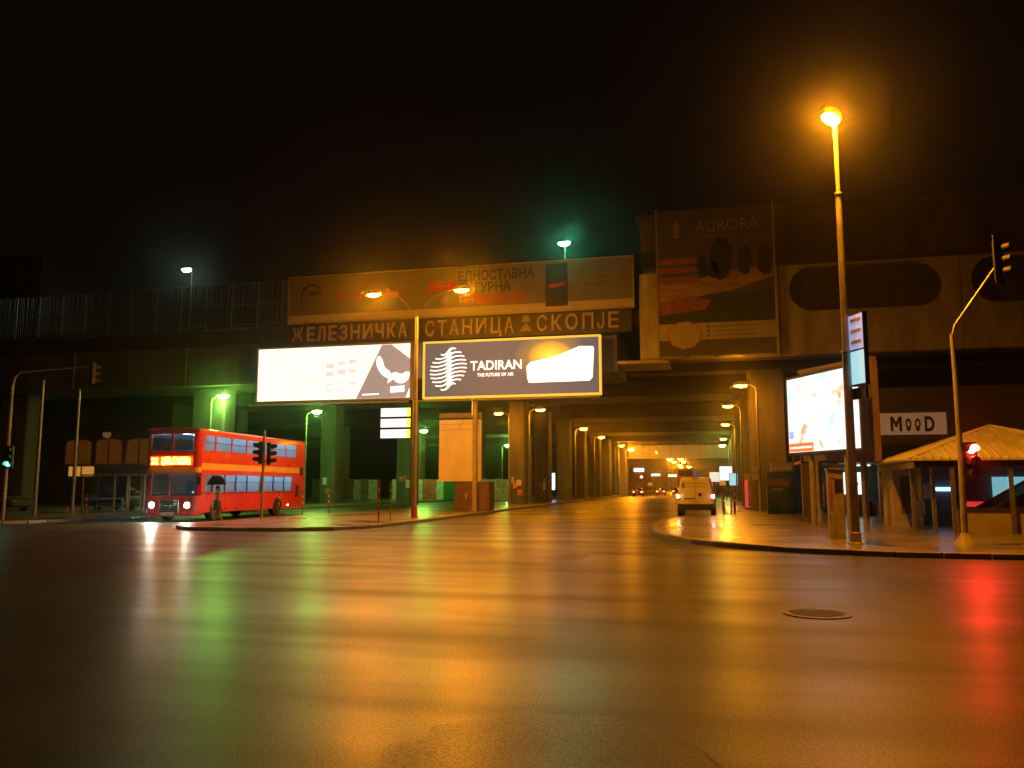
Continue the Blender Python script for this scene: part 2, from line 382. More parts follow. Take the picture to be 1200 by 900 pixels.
# fence along the deck edge
fp = MB().box(-.045,.045,-.045,.045,0,3.2).mesh('post', 'galv')
for k in range(21):
    o = link('fence_post', fp, via); o.location = (-28.35-k*2.0, 50.2, 12.472)
MB().box(-28.45,-28.12,50.05,50.35,12.472,15.75).build('end_post', 'concrete', via)
f = MB()
for z in (12.7,14.1,15.62): f.box(-69,-28.46,50.17,50.23,z,z+.05)
f.build('fence_rail', 'galv', via)
pk = MB().box(-.014,.014,-.014,.014,0,2.95).mesh('picket', 'galv')
for k in range(200):
    o = link('picket', pk, via); o.location = (-28.6-k*.2, 50.28, 12.66); o.rotation_euler = (random.uniform(-.02,.02), random.uniform(-.02,.02), 0)
# stair tower at the left end of the deck
tw = thing('stair_tower', 'plain dark brown tower block rising above the left viaduct deck', 'tower', (-56,58,0))
MB().box(-12,0,0,6,12.3,21.2).build('wall', 'concrete_dark', tw); MB().box(-12.2,.2,-.2,6.2,21.203,21.5).build('roof', 'concrete_dark', tw)

# station block on the right: lower fascia with long rounded recesses, set-back wall above
sb = thing('station_block', 'brown concrete station wall with long rounded recesses over the pavement', 'building', (0,0,0))
# fascia as frame around the stadium-shaped openings
def stadium(cx, cz, hw, hh, n=10):
    pts = []
    for k in range(n+1): a = -math.pi/2 + math.pi*k/n; pts.append((cx+hw-hh+hh*math.cos(a), cz+hh*math.sin(a)))
    for k in range(n+1): a = math.pi/2 + math.pi*k/n; pts.append((cx-hw+hh+hh*math.cos(a), cz+hh*math.sin(a)))
    return pts
Z0, Z1, YF = 9.25, 14.55, 50.0
edges = [-4.25, 3.9, 13.6, 23.3, 33.0, 42.7]
for k in range(5):
    x0, x1 = edges[k]+.02, edges[k+1]-.02; b = MB()
    if k == 0: b.box(x0,x1,YF,YF+.6,Z0,Z1)
    else:
        st = stadium((x0+x1)/2-.15, 13.1, 4.15, 1.32); n = len(st)
        # bridge outline to opening, front and back
        def ring_to_rect(y):
            fs = []
            for j in range(n):
                a, c = st[j], st[(j+1)%n]
                fs.append([(a[0],y,a[1]),(c[0],y,c[1]),None,None])
            return fs
        bm = bmesh.new()
        out = [bm.verts.new((x,YF,z)) for x,z in ((x0,Z0),(x1,Z0),(x1,Z1),(x0,Z1))]
        inn = [bm.verts.new((x,YF,z)) for x,z in st]
        es = [bm.edges.new((out[i],out[(i+1)%4])) for i in range(4)] + [bm.edges.new((inn[i],inn[(i+1)%n])) for i in range(n)]
        bmesh.ops.triangle_fill(bm, edges=es, use_beauty=True, use_dissolve=False)
        ex = bmesh.ops.extrude_face_region(bm, geom=list(bm.faces))
        for v in ex['geom']:
            if isinstance(v, bmesh.types.BMVert): v.co.y += .6
        b.bm(bm)
    b.build('fascia_panel', 'concrete_light', sb)
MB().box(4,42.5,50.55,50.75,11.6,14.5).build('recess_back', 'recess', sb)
MB().box(-4.0,42.6,50.05,51.4,14.553,14.85).build('dark_ledge', 'recess', sb)  # ledge in the dark recess colour
MB().box(-4.2,42.6,51.0,54,14.853,18.2).build('upper_wall', 'concrete', sb)
MB().box(-4.5,42.7,50.75,54.1,18.203,18.5).build('coping', 'concrete', sb)
MB().box(-4.2,42.6,50.62,52.1,9.27,9.6).build('soffit', 'concrete', sb)
MB().box(-5.65,-2.6,50.1,53.4,9.05,9.24).build('corner_slab', 'concrete_light', sb)
MB().box(-4.25,-2.95,49.88,49.997,9.3,13.6).build('pilaster', 'concrete_light', sb)
# far crosswall at the end of the underpass, panelled
fw = thing('far_bridge', 'far panelled bridge beam closing the end of the underpass', 'bridge', (0,154,0))
for k in range(9):
    x0 = -15.6+k*2.55; MB().bbox(x0,x0+2.5,-.2,.2,7.0,9.1,.04).build('panel', 'pale_panel', fw)
MB().box(-17.5,9,-.4,.4,6.7,6.98).build('lower_flange', 'pale_panel', fw)
MB().box(-90,-15.7,-.2,.2,0,11).build('side_wall', 'concrete_dark', fw); MB().box(9.2,60,-.2,.2,0,11).build('side_wall', 'concrete_dark', fw)
MB().box(7.4,9.1,-.5,.5,0,11).build('pier', 'concrete', fw); MB().box(-17.4,-15.9,-.5,.5,0,11).build('pier', 'concrete', fw)
# ================================================================ signs on the viaduct
# long bank banner above the station name
bk = thing('bank_banner', 'long pale banner with bank logo and black and red slogan above station name', 'banner', (-16.1,49.6,12.5))
MB().box(-11.5,11.5,0,.22,0,3.1).build('panel', 'banner_white', bk)
MB().box(-11.5,11.5,-.004,-.001,.02,.5).build('lower_band', 'print_cream', bk)
fr = MB(); fr.box(-11.58,11.58,-.03,.25,3.103,3.19).box(-11.58,11.58,-.03,.25,-.09,-.003); fr.box(-11.58,-11.503,-.03,.25,0,3.1).box(11.503,11.58,-.03,.25,0,3.1); fr.build('frame', 'frame_metal', bk)
lg = MB()      # ring with two sweeping arcs
def arc(mb, cx, cz, r, a0, a1, w0, w1, y0=-.008, y1=-.002, n=18):
    A = []; B = []
    for k in range(n+1):
        t = k/n; a = R(a0+(a1-a0)*t); w = (w0+(w1-w0)*t)*max(.15, math.sin(math.pi*min(max(t,.06),.94)))
        A.append((cx+(r+w/2)*math.cos(a), cz+(r+w/2)*math.sin(a))); B.append((cx+(r-w/2)*math.cos(a), cz+(r-w/2)*math.sin(a)))
    mb.prism(A+B[::-1], 'y', y0, y1)
arc(lg,-9.85,1.75,.78,215,10,.16,.2); arc(lg,-9.6,1.35,.72,150,60,.12,.14); arc(lg,-9.45,1.1,.85,130,65,.1,.12)
lg.build('logo', 'print_black', bk)
text('ProCredit Bank', 1.05, .003, 'brand_lettering', 'print_red', bk, 'LEFT', 4.9, (-8.1,-.006,1.35), shear=.18)
pl = MB(); pl.prism(stadium(1.75-2.1-.3,1.95,1.0,.3), 'y', -.008, -.002); pl.build('pill', 'print_red', bk)
text('online', .36, .003, 'pill_lettering', 'print_cream', bk, 'CENTER', 1.0, (-.66,-.012,1.84))
text('ЕДНОСТАВНА', .86, .003, 'slogan', 'print_navy', bk, 'LEFT', 5.0, (.35,-.006,2.2), bold=.024)
text('СИГУРНА', .86, .003, 'slogan', 'print_navy', bk, 'LEFT', 3.5, (.35,-.006,1.42), bold=.024)
text('ГЕРМАНСКА', .86, .003, 'slogan', 'print_red', bk, 'LEFT', 4.5, (.35,-.006,.66), bold=.024)
ph = MB(); ph.bbox(6.1,7.5,-.012,-.002,.25,2.95,.004); ph.build('phone_picture', 'print_black', bk)
MB().prism([(6.3,1.4),(7.3,1.55),(7.4,1.75),(6.3,1.65)], 'y', -.017, -.013).build('phone_flash', 'print_red', bk)
for k, (x0, x1) in enumerate(((8.5,10.6),(8.5,10.5),(8.5,10.3))):
    text(('Сметка и картичка','Плати лесно','www.procreditbank')[k], .28, .002, 'fine_print', 'print_grey', bk, 'LEFT', x1-x0, (x0,-.006,2.1-k*.42))
# station name board with raised letters
sn = thing('station_name_sign', 'dark board with large gold letters of the station name', 'sign', (-16.4,49.55,11.0))
MB().bbox(-13.3,11.7,0,.4,-.05,1.38,.02).build('board', 'board_dark', sn)
def letters(word, x0, x1, z, size, par, m, dep=.06, y=-.065):
    """each letter its own mesh, spread evenly from x0 to x1"""
    n = len(word); wd = {'Ж':1.25,'И':1.02,'Ц':1.02,'О':1.08,'Ј':.62,'П':.98,'Н':.98}
    ws = [wd.get(c,.9) for c in word]; tot = sum(ws); x = x0
    for c, w in zip(word, ws):
        cw = (x1-x0)*w/tot; text(c, size, dep, 'letter', m, par, 'CENTER', cw*.72, (x+cw/2,y,z), bold=.018); x += cw
letters('ЖЕЛЕЗНИЧКА', -11.0, -2.6, .22, 1.32, sn, 'letter_gold')
letters('СТАНИЦА', -1.55, 4.5, .22, 1.32, sn, 'letter_gold')
letters('СКОПЈЕ', 5.75, 11.05, .22, 1.32, sn, 'letter_gold')
e = MB(); e.prism([(4.75,.25),(5.55,.25),(5.15,.8)], 'y', -.03, -.003); e.prism([(4.85,.85),(5.45,.85),(5.3,1.25),(5.0,1.25)], 'y', -.03, -.003); e.build('emblem', 'print_grey', sn)
# two back-lit billboards under it
def lit_frame(t, w, h, mat):
    f = MB(); c = .12
    f.box(-w/2-c,w/2+c,-.1,.3,h,h+c).box(-w/2-c,w/2+c,-.1,.3,-c,0).box(-w/2-c,-w/2,-.1,.3,.0005,h-.0005).box(w/2,w/2+c,-.1,.3,.0005,h-.0005)
    f.build('frame', mat, t)
    r = MB(); r.tube([(-w/2-.3,-.5,-.3),(w/2+.1,-.5,-.3)],.06,8); r.build('light_rail', 'frame_metal', t)
    s = MB()
    for k in range(6): x = -w/2+.8+k*(w-1.6)/5; s.tube([(x,.1,-.12),(x,-.5,-.29)],.025,6)
    s.build('bracket', 'frame_metal', t)
b1 = thing('lit_billboard', 'glowing white billboard with dark triangle and eyes at its right end', 'billboard', (-24.35,49.3,7.25))
MB().box(-5.6,5.6,0,.25,0,3.5).build('lightbox', 'lit_white', b1); lit_frame(b1, 11.2, 3.5, 'frame_metal')
P = lambda pts, nm, m, y=0, par=None: MB().prism(pts, 'y', y-.008, y-.002).build(nm, m, par)
P([(1.75,.02),(5.59,.02),(5.59,2.5),(4.25,3.48),(3.55,3.48)], 'dark_shape', 'lit_grey', 0, b1)
def blob(cx, cz, a, bq, rot, n=16, cut=None):
    o = []
    for k in range(n):
        t = 2*math.pi*k/n; x, z = a*math.cos(t), bq*math.sin(t)
        if cut and z > cut: z = cut - .35*max(0, .5-abs(x)/a)
        o.append((cx+x*math.cos(rot)-z*math.sin(rot), cz+x*math.sin(rot)+z*math.cos(rot)))
    return o
P(blob(3.8,2.05,.85,.5,R(-55),18,.1), 'eye', 'lit_glow', -.009, b1)
P(blob(4.95,1.55,.62,.62,0,18,.12), 'eye', 'lit_glow', -.009, b1)
P([(4.0,.95),(4.45,1.25),(4.05,1.55)], 'nose', 'lit_glow', -.009, b1)
P([(4.2,.35),(5.2,.4),(5.2,.8),(4.2,.75)], 'white_label', 'lit_glow', -.009, b1)
P([(2.2,.22),(3.4,.24),(3.4,.34),(2.2,.32)], 'underline', 'lit_glow', -.009, b1)
P([(5.3,.03),(5.585,.03),(5.585,.7)], 'corner_flash', 'lit_glow', -.009, b1)
text('ПОССТАМ', 1.0, .003, 'lettering', 'lit_cream', b1, 'LEFT', 2.1, (-3.3,-.006,.98))
for i, (x, z, m) in enumerate(((-.5,2.05,'lit_pale'),(.35,2.2,'lit_teal'),(1.15,2.3,'lit_pink'),(-.5,1.55,'lit_pale'),(.35,1.65,'lit_pale'),(1.15,1.7,'lit_teal'),(-.5,.95,'lit_pale'),(.35,1.0,'lit_teal'),(1.15,.95,'lit_pink'),(-.5,.55,'lit_pale'),(.35,.5,'lit_pale'))):
    P([(x,z),(x+.6,z+.02),(x+.58,z+.32 if i<6 else z+.14),(x+.02,z+.3 if i<6 else z+.12)], 'product_picture', m, 0, b1)
b1.scale = (.964,1,1); b1.location.x = -24.15
b2 = thing('lit_billboard', 'backlit dark billboard with striped globe logo and glowing white appliance', 'billboard', (-12.22,49.3,7.25), group=None)
m, nt, b = nodes('print_glow'); L = nt.links.new   # printed sunburst on the back-lit sheet
tc = N(nt,'ShaderNodeTexCoord'); mp = N(nt,'ShaderNodeMapping'); mp.inputs['Location'].default_value = (-2.55,0,-2.35); L(tc.outputs['Object'], mp.inputs[0])
ln = N(nt,'ShaderNodeVectorMath', operation='LENGTH'); sc = N(nt,'ShaderNodeMapping'); sc.inputs['Scale'].default_value = (.42,0,.62); L(mp.outputs[0], sc.inputs[0]); L(sc.outputs[0], ln.inputs[0])
rp = N(nt,'ShaderNodeValToRGB'); rp.color_ramp.elements[0].color = (1,.62,.08,1); rp.color_ramp.elements[1].color = (.05,.058,.062,1); rp.color_ramp.elements[1].position = 1
x = rp.color_ramp.elements.new(.3); x.color = (1,.42,.03,1); x = rp.color_ramp.elements.new(.62); x.color = (.2,.12,.04,1)
L(ln.outputs['Value'], rp.inputs[0]); L(rp.outputs[0], b.inputs['Emission Color']); b.inputs['Emission Strength'].default_value = 1.5; b.inputs['Base Color'].default_value = (.05,.05,.05,1)
MB().box(-5.55,5.55,0,.25,0,3.42).build('lightbox', 'print_glow', b2)
emit('frame_glow', (1,.62,.06), .8, (.5,.4,.2)); lit_frame(b2, 11.1, 3.42, 'frame_glow')  # emission puts the lamp light on this frame into its colour
gl = MB()
for k in range(10):
    z = -1.12+k*.248; w = math.sqrt(max(.05,1.22**2-z*z)); A = []; Bq = []
    for j in range(21):
        t = -1+2*j/20; xx = w*t; zz = z + .16*math.sin(t*2.6)*(1-.2*abs(t)) + .1*t
        th = .042 + .075*max(0,math.exp(-((xx-.05)/.2)**2))
        A.append((-4.0+xx,1.75+zz+th)); Bq.append((-4.0+xx,1.75+zz-th))
    gl.prism(A+Bq[::-1], 'y', -.008-k*.0004, -.002)
gl.build('globe_logo', 'lit_glow', b2)
text('TADIRAN', .82, .003, 'lettering', 'lit_glow', b2, 'LEFT', 3.3, (-2.55,-.006,1.62), bold=.014)
text('THE FUTURE OF AIR', .3, .003, 'tag_line', 'lit_glow', b2, 'LEFT', 2.35, (-2.1,-.006,1.2), bold=.006)
P([(1.2,.72),(1.1,1.0),(1.05,1.75),(1.3,2.0),(2.9,2.32),(4.35,2.88),(5.2,2.85),(5.25,2.7),(5.15,.95),(4.95,.74)], 'appliance_picture', 'led_white', 0, b2)
MB().tube([(-2.25,-.15,-.12),(-2.25,-.15,-1.2)],.14,10).build('support_post', 'frame_glow', b2)  # post glows the same way, lamp light put into its colour
# Aurora poster on the station wall, printed in flat pieces
au = thing('hotel_poster', 'tall dark blue lakeside hotel poster hung on the station wall', 'poster', (.28,49.6,9.32))
MB().box(-3.35,3.35,0,.15,0,8.95).build('panel', 'print_dusk', au)
MB().box(-3.45,-3.353,-.04,.18,-.05,9.05).build('frame_bar', 'frame_metal', au); MB().box(3.353,3.45,-.04,.18,-.05,9.05).build('frame_bar', 'frame_metal', au)
text('AURORA', 1.05, .003, 'lettering', 'print_gold', au, 'CENTER', 3.7, (.75,-.006,7.5)); text('RESORT & SPA', .25, .003, 'tag_line', 'print_gold', au, 'CENTER', 2.4, (.75,-.006,7.1))
P([(-2.35,7.2),(-2.05,7.2),(-2.0,8.0),(-2.2,8.3),(-2.4,8.0)], 'emblem', 'print_gold', 0, au)
P([(-3.3,3.3),(.3,3.7),(3.3,3.8),(3.3,1.75),(-3.3,1.75)], 'lake_picture', 'print_water', 0, au)
P([(-3.3,3.0),(-.8,3.6),(1.2,3.9),(3.3,4.6),(3.3,5.2),(.4,5.0),(-1,4.6),(-3.3,4.6)], 'shore_picture', 'print_sand', -.007, au)
for z in (4.5,5.1,5.65): P([(-3.3,z-.1),(-1.0,z-.05),(-1.05,z+.3),(-3.3,z+.3)], 'hotel_picture', 'print_orange', -.014, au)
P([(-3.3,2.5),(-.6,2.75),(-.3,3.3),(-1.5,3.6),(-3.3,3.3)], 'terrace_picture', 'print_orange', -.014, au)
rt = random.Random(5)
for cx, w, h, zb in ((.35,.62,2.6,4.6),(1.7,.5,1.7,4.8),(2.85,.45,1.9,4.7),(-.75,.3,1.4,4.7),(-.1,.35,1.0,4.6)):
    o = []
    for k in range(22):
        a = 2*math.pi*k/22; o.append((min(3.3,cx+w*math.cos(a)*(1+rt.uniform(-.2,.2))), zb+h/2+h/2*math.sin(a)*(1+rt.uniform(-.12,.12))))
    P(o, 'tree_picture', 'print_tree', -.021, au)
P([(-3.34,.95),(3.34,.95),(3.34,1.95),(-3.34,1.95)], 'text_band', 'print_cream', -.021, au)
o = [(-1.85+.95*math.cos(2*math.pi*k/26)*(1+.05*math.sin(k*2.9)), 1.25+.8*math.sin(2*math.pi*k/26)*(1+.06*math.cos(k*2.3))) for k in range(26)]
P([(q[0]*1.06+.11, q[1]*1.06-.075) for q in o], 'map_outline', 'print_red', -.028, au); P(o, 'map_picture', 'print_cream', -.035, au)
for k in range(3): P([(-.55,1.1+k*.27),(-.4,1.1+k*.27),(-.4,1.25+k*.27),(-.55,1.25+k*.27)], 'bullet', 'print_green', -.028, au); P([(-.2,1.14+k*.27),(2.2,1.14+k*.27),(2.2,1.21+k*.27),(-.2,1.21+k*.27)], 'fine_print', 'print_grey', -.028, au)
lr = MB()
for k in range(4): lr.box(-3.3+k*1.7,-1.9+k*1.7,-.28,-.1,-.12,-.05)
lr.build('light_rail', 'frame_metal', au)
# ================================================================ street lamps
def head(par, c, ang, lensmat, k=1.0, op=False):
    """cobra head: housing above, glowing bowl below, pointing along ang; tilted a little"""
    h = MB(); h.ell((0,0,0),.46*k,.2*k,.17*k,.02 if op else -.5,1,16,7); ho = h.build('housing', 'painted_pole', par, True)
    l = MB(); l.ell((0,0,0),.4*k,.175*k,(.22 if op else .2)*k,-1,0 if op else -.45,16,5); lo = l.build('lens', lensmat, par, True)
    for o, dz in ((ho,.0),(lo,0)): o.location = (c[0],c[1],c[2]+dz); o.rotation_euler = (0,0,ang)
tl = thing('street_lamp', 'very tall lit street lamp with a small vertical sign on the right corner', 'street lamp', (3.57,24.05,.12))
MB().tube([(0,0,.02),(0,0,5.2)],.125,14,.11).build('lower_pole', 'painted_pole', tl, True)
MB().tube([(0,0,5.2),(0,0,9.7)],.095,12,.085).build('middle_pole', 'painted_pole', tl, True)
MB().tube([(0,0,9.7),(0,0,11.5),(-.03,-.06,11.75),(-.1,-.2,11.92)],.06,10).build('upper_pole', 'painted_pole', tl, True)
MB().lathe([(.2,0),(.2,.03),(.16,.05),(.15,.3),(.13,.32)],16).build('base_collar', 'painted_pole', tl, True)
for z in (1.05,1.6,5.2,9.7): MB().lathe([(.135 if z<6 else .1,z-.04),(.14 if z<6 else .108,z),(.135 if z<6 else .1,z+.04)],16).build('joint_band', 'galv', tl)
head(tl, (-.14,-.28,11.93), R(65), 'sodium_tall', 1.25)
tw = thing('twin_street_lamp', 'lit street lamp with two spread arms standing on the traffic island', 'street lamp', (-14.4,38.65,.12))
MB().tube([(0,0,0),(0,0,10)],.12,12,.075).build('pole', 'painted_pole', tw, True)
MB().lathe([(.19,0),(.19,.04),(.15,.06),(.15,.5),(.13,.55)],14).build('base_collar', 'print_red', tw, True)
for s in (-1,1): MB().tube([(0,0,9.8),(s*.25,0,10.35),(s*.9,0,11.0),(s*2.0,0,11.3)],.022,8).build('arm', 'dark_metal', tw, True)
head(tw, (-2.35,0,11.36), 0, 'sodium_twin', 1.0); head(tw, (2.35,0,11.32), 0, 'sodium_twin', 1.0)
# underpass lamps
def pass_lamp(loc, s, label, lens, group, h=7.9):
    t = thing('street_lamp', label, 'street lamp', loc, 0, group)
    MB().tube([(0,0,0),(0,0,h-.5)],.085,10,.06).build('pole', 'painted_pole', t, True)
    MB().tube([(0,0,h-.5),(s*.08,0,h-.2),(s*.35,0,h-.02),(s*.6,0,h)],.04,8).build('arm', 'painted_pole', t, True)
    head(t, (s*.95,0,h+.02), 0, 'sodium_end' if loc[1]>140 else lens, 1.05, lens=='mercury' or loc[1]>132); return t
gR = 'orange lamps along the right side of the underpass'; gL = 'orange lamps along the left side of the underpass'; gG = 'green-white lamps under the left half of the viaduct'
ordn = ('nearest','second','third','fourth','fifth','sixth')
for k, y in enumerate((53.7,67.4,87.8,114.5)): pass_lamp((2.6 if k==0 else 2.0,y,.12), -1, '%s orange lamp of the right-hand row under the viaduct' % ordn[k], 'sodium', gR)
t = pass_lamp((2.0,134,.12), -1, 'greenish white lamp at the far end of the right-hand underpass row', 'mercury', gR)
for k, (x, y) in enumerate(((-14.95,67),(-15.0,90.5),(-15.2,106.7),(-15.2,130),(-15.2,145))): pass_lamp((x,y,.12), 1, '%s orange lamp of the left-hand row beside the underpass columns' % ordn[k], 'sodium', gL)
pass_lamp((-17.3,69.5,.12), -1, 'orange lamp over the island just right of the blank orange board', 'sodium', gL)
for k, (x, y) in enumerate(((-33.6,51.6),(-33,64.6),(-32.6,90.3),(-31.4,125.5))):
    pass_lamp((x-.95,y,.12), 1, ('green-white lamp beside the lit pillar above the red bus','green-white lamp under the left end of the glowing white billboard','green-white lamp behind the twin lamp pole','small green-white lamp seen right of the blank orange board')[k], 'mercury', gG)
# lamps up on the platforms
def deck_lamp(loc, lean, label, lens):
    t = thing('platform_lamp', label, 'lamp', loc, 0, 'lamps up on the platforms')
    MB().tube([(0,0,0),(0,0,7.5),(lean*.3,0,7.7)],.06,8,.04).build('pole', 'galv', t, True); head(t, (lean*.5,0,7.72), 0, lens, 1.1, True)
deck_lamp((-10.6,60,12.2), -.1, 'bright green lamp above the bank banner on the platform', 'mercury_deck')
deck_lamp((-42.6,60,12.2), -1, 'small white-green lamp above the deck fence at left', 'white_lamp')
# lamps of the street beyond
far = ((-14.2,260,10),(-14.3,287,10),(-14.3,333,10),(-15.6,379,10),(-16.3,417,10),(-16.8,463,10),(-11.0,260,10),(-11.2,288,10),(-11.7,363,10))
fl = ('leftmost orange lamp of the far cluster beyond the underpass','second lamp from the left in the far orange cluster','third lamp down the left file of the far orange cluster','fourth lamp down the left file of the far orange cluster','fifth lamp down the left file of the far orange cluster','lowest lamp of the left file in the far orange cluster','upper lamp of the right file in the far orange cluster','middle lamp of the right file in the far orange cluster','rightmost orange lamp of the far cluster above the van')
for k, (x,y,h) in enumerate(far):
    t = thing('street_lamp', fl[k], 'street lamp', (x,y,0), 0, 'far street lamps beyond the underpass')
    MB().tube([(0,0,0),(0,0,h)],.1,6).build('pole', 'painted_pole', t); head(t, (.5,0,h), 0, 'sodium_far', 1.8, True)

t = thing('street_lamp', 'single orange lamp on a thin pole just inside the far bridge', 'street lamp', (-11.9,163,0), 0, 'far street lamps beyond the underpass')
MB().tube([(0,0,0),(0,0,8.3)],.09,6).build('pole', 'painted_pole', t); head(t, (.5,0,8.3), 0, 'sodium_far', 1.2, True)
pbr('bus_lining', (.6,.62,.64), .6, bump=0)
pbr('glass_car', (.015,.016,.018), .08, var=.1, bump=0)
emit('taillight_hot', (1,.3,.25), 60)
# ================================================================ vehicles
def wheel(par, c, r, w, out):
    """tyre with rim; axle along x, 'out' is the side that shows"""
    t = MB(); t.lathe([(r*.62,-w/2),(r*.93,-w/2),(r,-w*.32),(r,w*.32),(r*.93,w/2),(r*.62,w/2)], 22, (0,0,0), 'x'); o = t.build('wheel', 'rubber', par, True); o.location = c
    h = MB(); h.lathe([(r*.61,-w*.3),(r*.61,w*.44),(r*.5,w*.4),(r*.42,w*.3),(r*.2,w*.32),(r*.16,w*.5),(.001,w*.5)] if out>0 else [(r*.61,w*.3),(r*.61,-w*.44),(r*.5,-w*.4),(r*.42,-w*.3),(r*.2,-w*.32),(r*.16,-w*.5),(.001,-w*.5)], 18, (0,0,0), 'x')
    h.build('rim', 'galv', o, True)
def make_bus(loc, rotz, label, L=11.8, W=2.6):
    t = thing('double_decker_bus', label, 'bus', loc, rotz); hw = W/2; rc = .32
    def plan(y0, z0, z1, nm, m, xa=None, th=.06, rr=rc, par=t):
        """front wall with rounded corners, seen from above"""
        o = []; i = []
        for s in (-1,1):
            seq = range(9) if s<0 else range(8,-1,-1)
            for k in seq:
                a = math.pi/2*k/8
                cx, cyy = s*(hw-rr), y0+rr
                o.append((cx+s*rr*math.cos(a), cyy-rr*math.sin(a))); i.append((cx+s*(rr-th)*math.cos(a), cyy-(rr-th)*math.sin(a)))
        return MB().prism(o+i[::-1], 'z', z0, z1).build(nm, m, par, True)
    # lower front, bonnet and bumper
    plan(0,.42,1.22,'front_panel','bus_red'); plan(-.05,.26,.44,'bumper','bus_red',rr=.36)
    plan(.0,2.3,2.56,'front_band','bus_yellow'); plan(0.001,2.562,3.34,'upper_front','bus_red'); plan(0,4.12,4.3,'front_header','bus_red')
    MB().box(-hw+.05,hw-.05,.06,.6,2.26,2.31).build('overhang', 'bus_red', t)
    MB().box(-hw+.07,hw-.07,.1,.5,1.16,1.215).build('bonnet_top', 'bus_red', t)
    for s in (-1,1):
        o = []; i = []
        for k in range(9):
            a = math.pi/2*k/8; o.append((s*(hw-rc+rc*math.cos(a)), rc-rc*math.sin(a))); i.append((s*(hw-rc+(rc-.06)*math.cos(a)), rc-(rc-.06)*math.sin(a)))
        MB().prism(o[:8]+i[:8][::-1],'z',3.342,4.118).build('corner_post','bus_red',t,True)
        MB().box(s*hw-.06*(s>0),s*hw+.06*(s<0),.32,.5,1.22,2.3).build('cab_post','bus_red',t)
        MB().box(s*1.16-.06,s*1.16+.06,.24,.36,1.22,2.258).build('windscreen_post','bus_red',t)
    MB().bbox(-.06,.06,-.01,.07,3.343,4.117,.015).build('centre_post','bus_red',t)
    for x0, x1 in ((-1.0,-.08),(.08,1.0)): MB().box(x0,x1,.03,.045,3.36,4.1).build('front_pane','glass_dark',t)
    MB().box(-1.08,1.08,.3,.315,1.22,2.25).build('windscreen','glass_dark',t); MB().box(-.25,-.19,.27,.32,1.22,2.25).build('windscreen_bar','bus_red',t)
    # destination display with rows of lit dots
    d = MB().box(-1.02,1.02,-.02,.0,2.66,3.06).build('destination_display','bus_display_back',t)
    for nm, s_, x, z, sz, wd in (('n','22',-.82,2.7,.42,.34),('a','ЖЕЛ. СТАНИЦА',.22,2.87,.2,1.4),('b','ЦЕНТАР - ЛИСИЧЕ',.22,2.69,.16,1.4)):
        text(s_, sz, .003, 'display_text', 'bus_display', d, 'CENTER', wd, (x,-.026,z), bold=.012)
    # grille, plate, headlights
    g = MB().bbox(-.46,.46,-.075,-.01,.36,1.0,.02).build('grille','dark_metal',t)
    for k in range(7): MB().box(-.42,.42,-.085,-.076,.43+k*.08,.455+k*.08).build('grille_bar','chrome',g)
    fr = MB(); fr.box(-.5,.5,-.08,0,1.003,1.04); fr.build('grille_frame','chrome',t); MB().box(-.28,.28,-.1,-.086,.34,.45).build('number_plate','paint_white',t)
    for s in (-1,1):
        h = MB(); h.lathe([(.001,-.06),(.1,-.05),(.13,-.02)],18,(s*.86,0,.78),'y'); lo = h.build('headlight','headlight',t,True)
        MB().lathe([(.132,-.03),(.165,-.035),(.165,.02),(.132,.02)],18,(s*.86,0,.78),'y').build('bezel','chrome',lo,True)
        MB().tube([(s*1.2,.05,2.2),(s*1.42,-.12,2.25),(s*1.45,-.14,2.12)],.018,6).build('mirror_arm','black',t)
        MB().bbox(s*1.45-.1,s*1.45+.1,-.2,-.12,1.72,2.12,.03).build('mirror','black',t)
    # sides
    def side(s):
        x0, x1 = (hw-.05,hw) if s>0 else (-hw,-hw+.05)
        yw = (1.75, 8.35); rad = .58; pts = [(rc,.4)]
        for yc in yw:
            for k in range(13): a = math.pi - math.pi*k/12; pts.append((yc+rad*math.cos(a), .42+rad*math.sin(a)*1.12))
        pts += [(L,.4),(L,1.38),(rc,1.38)]
        MB().prism(pts,'x',x0,x1).build('lower_panel','bus_red',t)
        e = .004*s
        MB().box(x0,x1,rc,L,2.22,2.44).build('side_panel','bus_red',t)
        MB().box(x0+e,x1+e,rc,L-.7,2.442,2.76).build('yellow_band','bus_yellow',t); MB().box(x0,x1,L-.7,L,2.442,2.76).build('side_panel','bus_red',t)
        MB().box(x0,x1,rc,L,2.762,3.36).build('side_panel','bus_red',t); MB().box(x0,x1,rc,L,4.1,4.3).build('roof_rail','bus_red',t)
        ups = [.42,1.5,3.05,4.6,6.15,7.7,9.25,10.7]; 
        for k in range(7):
            a, b = ups[k]+.06, ups[k+1]-.06; p = MB().box(x0+.015,x1-.015,a,b,3.362,4.098).build('upper_window','glass_fog',t)
            MB().box(x0+.005,x1-.005,a,b,3.74,3.775).build('glazing_bar','black',p)
        for k, y in enumerate(ups): MB().box(x0,x1,y-.06 if k else rc,y+.06 if k<7 else L,3.362,4.098).build('window_pillar','bus_red',t)
        lo = [.55,1.35,2.5,3.6,4.75,6.25,7.75,9.1,10.2]
        for k in range(8):
            a, b = lo[k]+.05, lo[k+1]-.05
            p = MB().box(x0+.015,x1-.015,a,b,1.382,2.218).build('lower_window','glass_fog',t)
            if k>1: MB().box(x0+.005,x1-.005,a,b,1.85,1.88).build('glazing_bar','black',p)
        for k, y in enumerate(lo): MB().box(x0,x1,y-.05,y+.05 if k<8 else L,1.382,2.218).build('window_pillar','bus_red' if k in (0,8) else 'black',t)
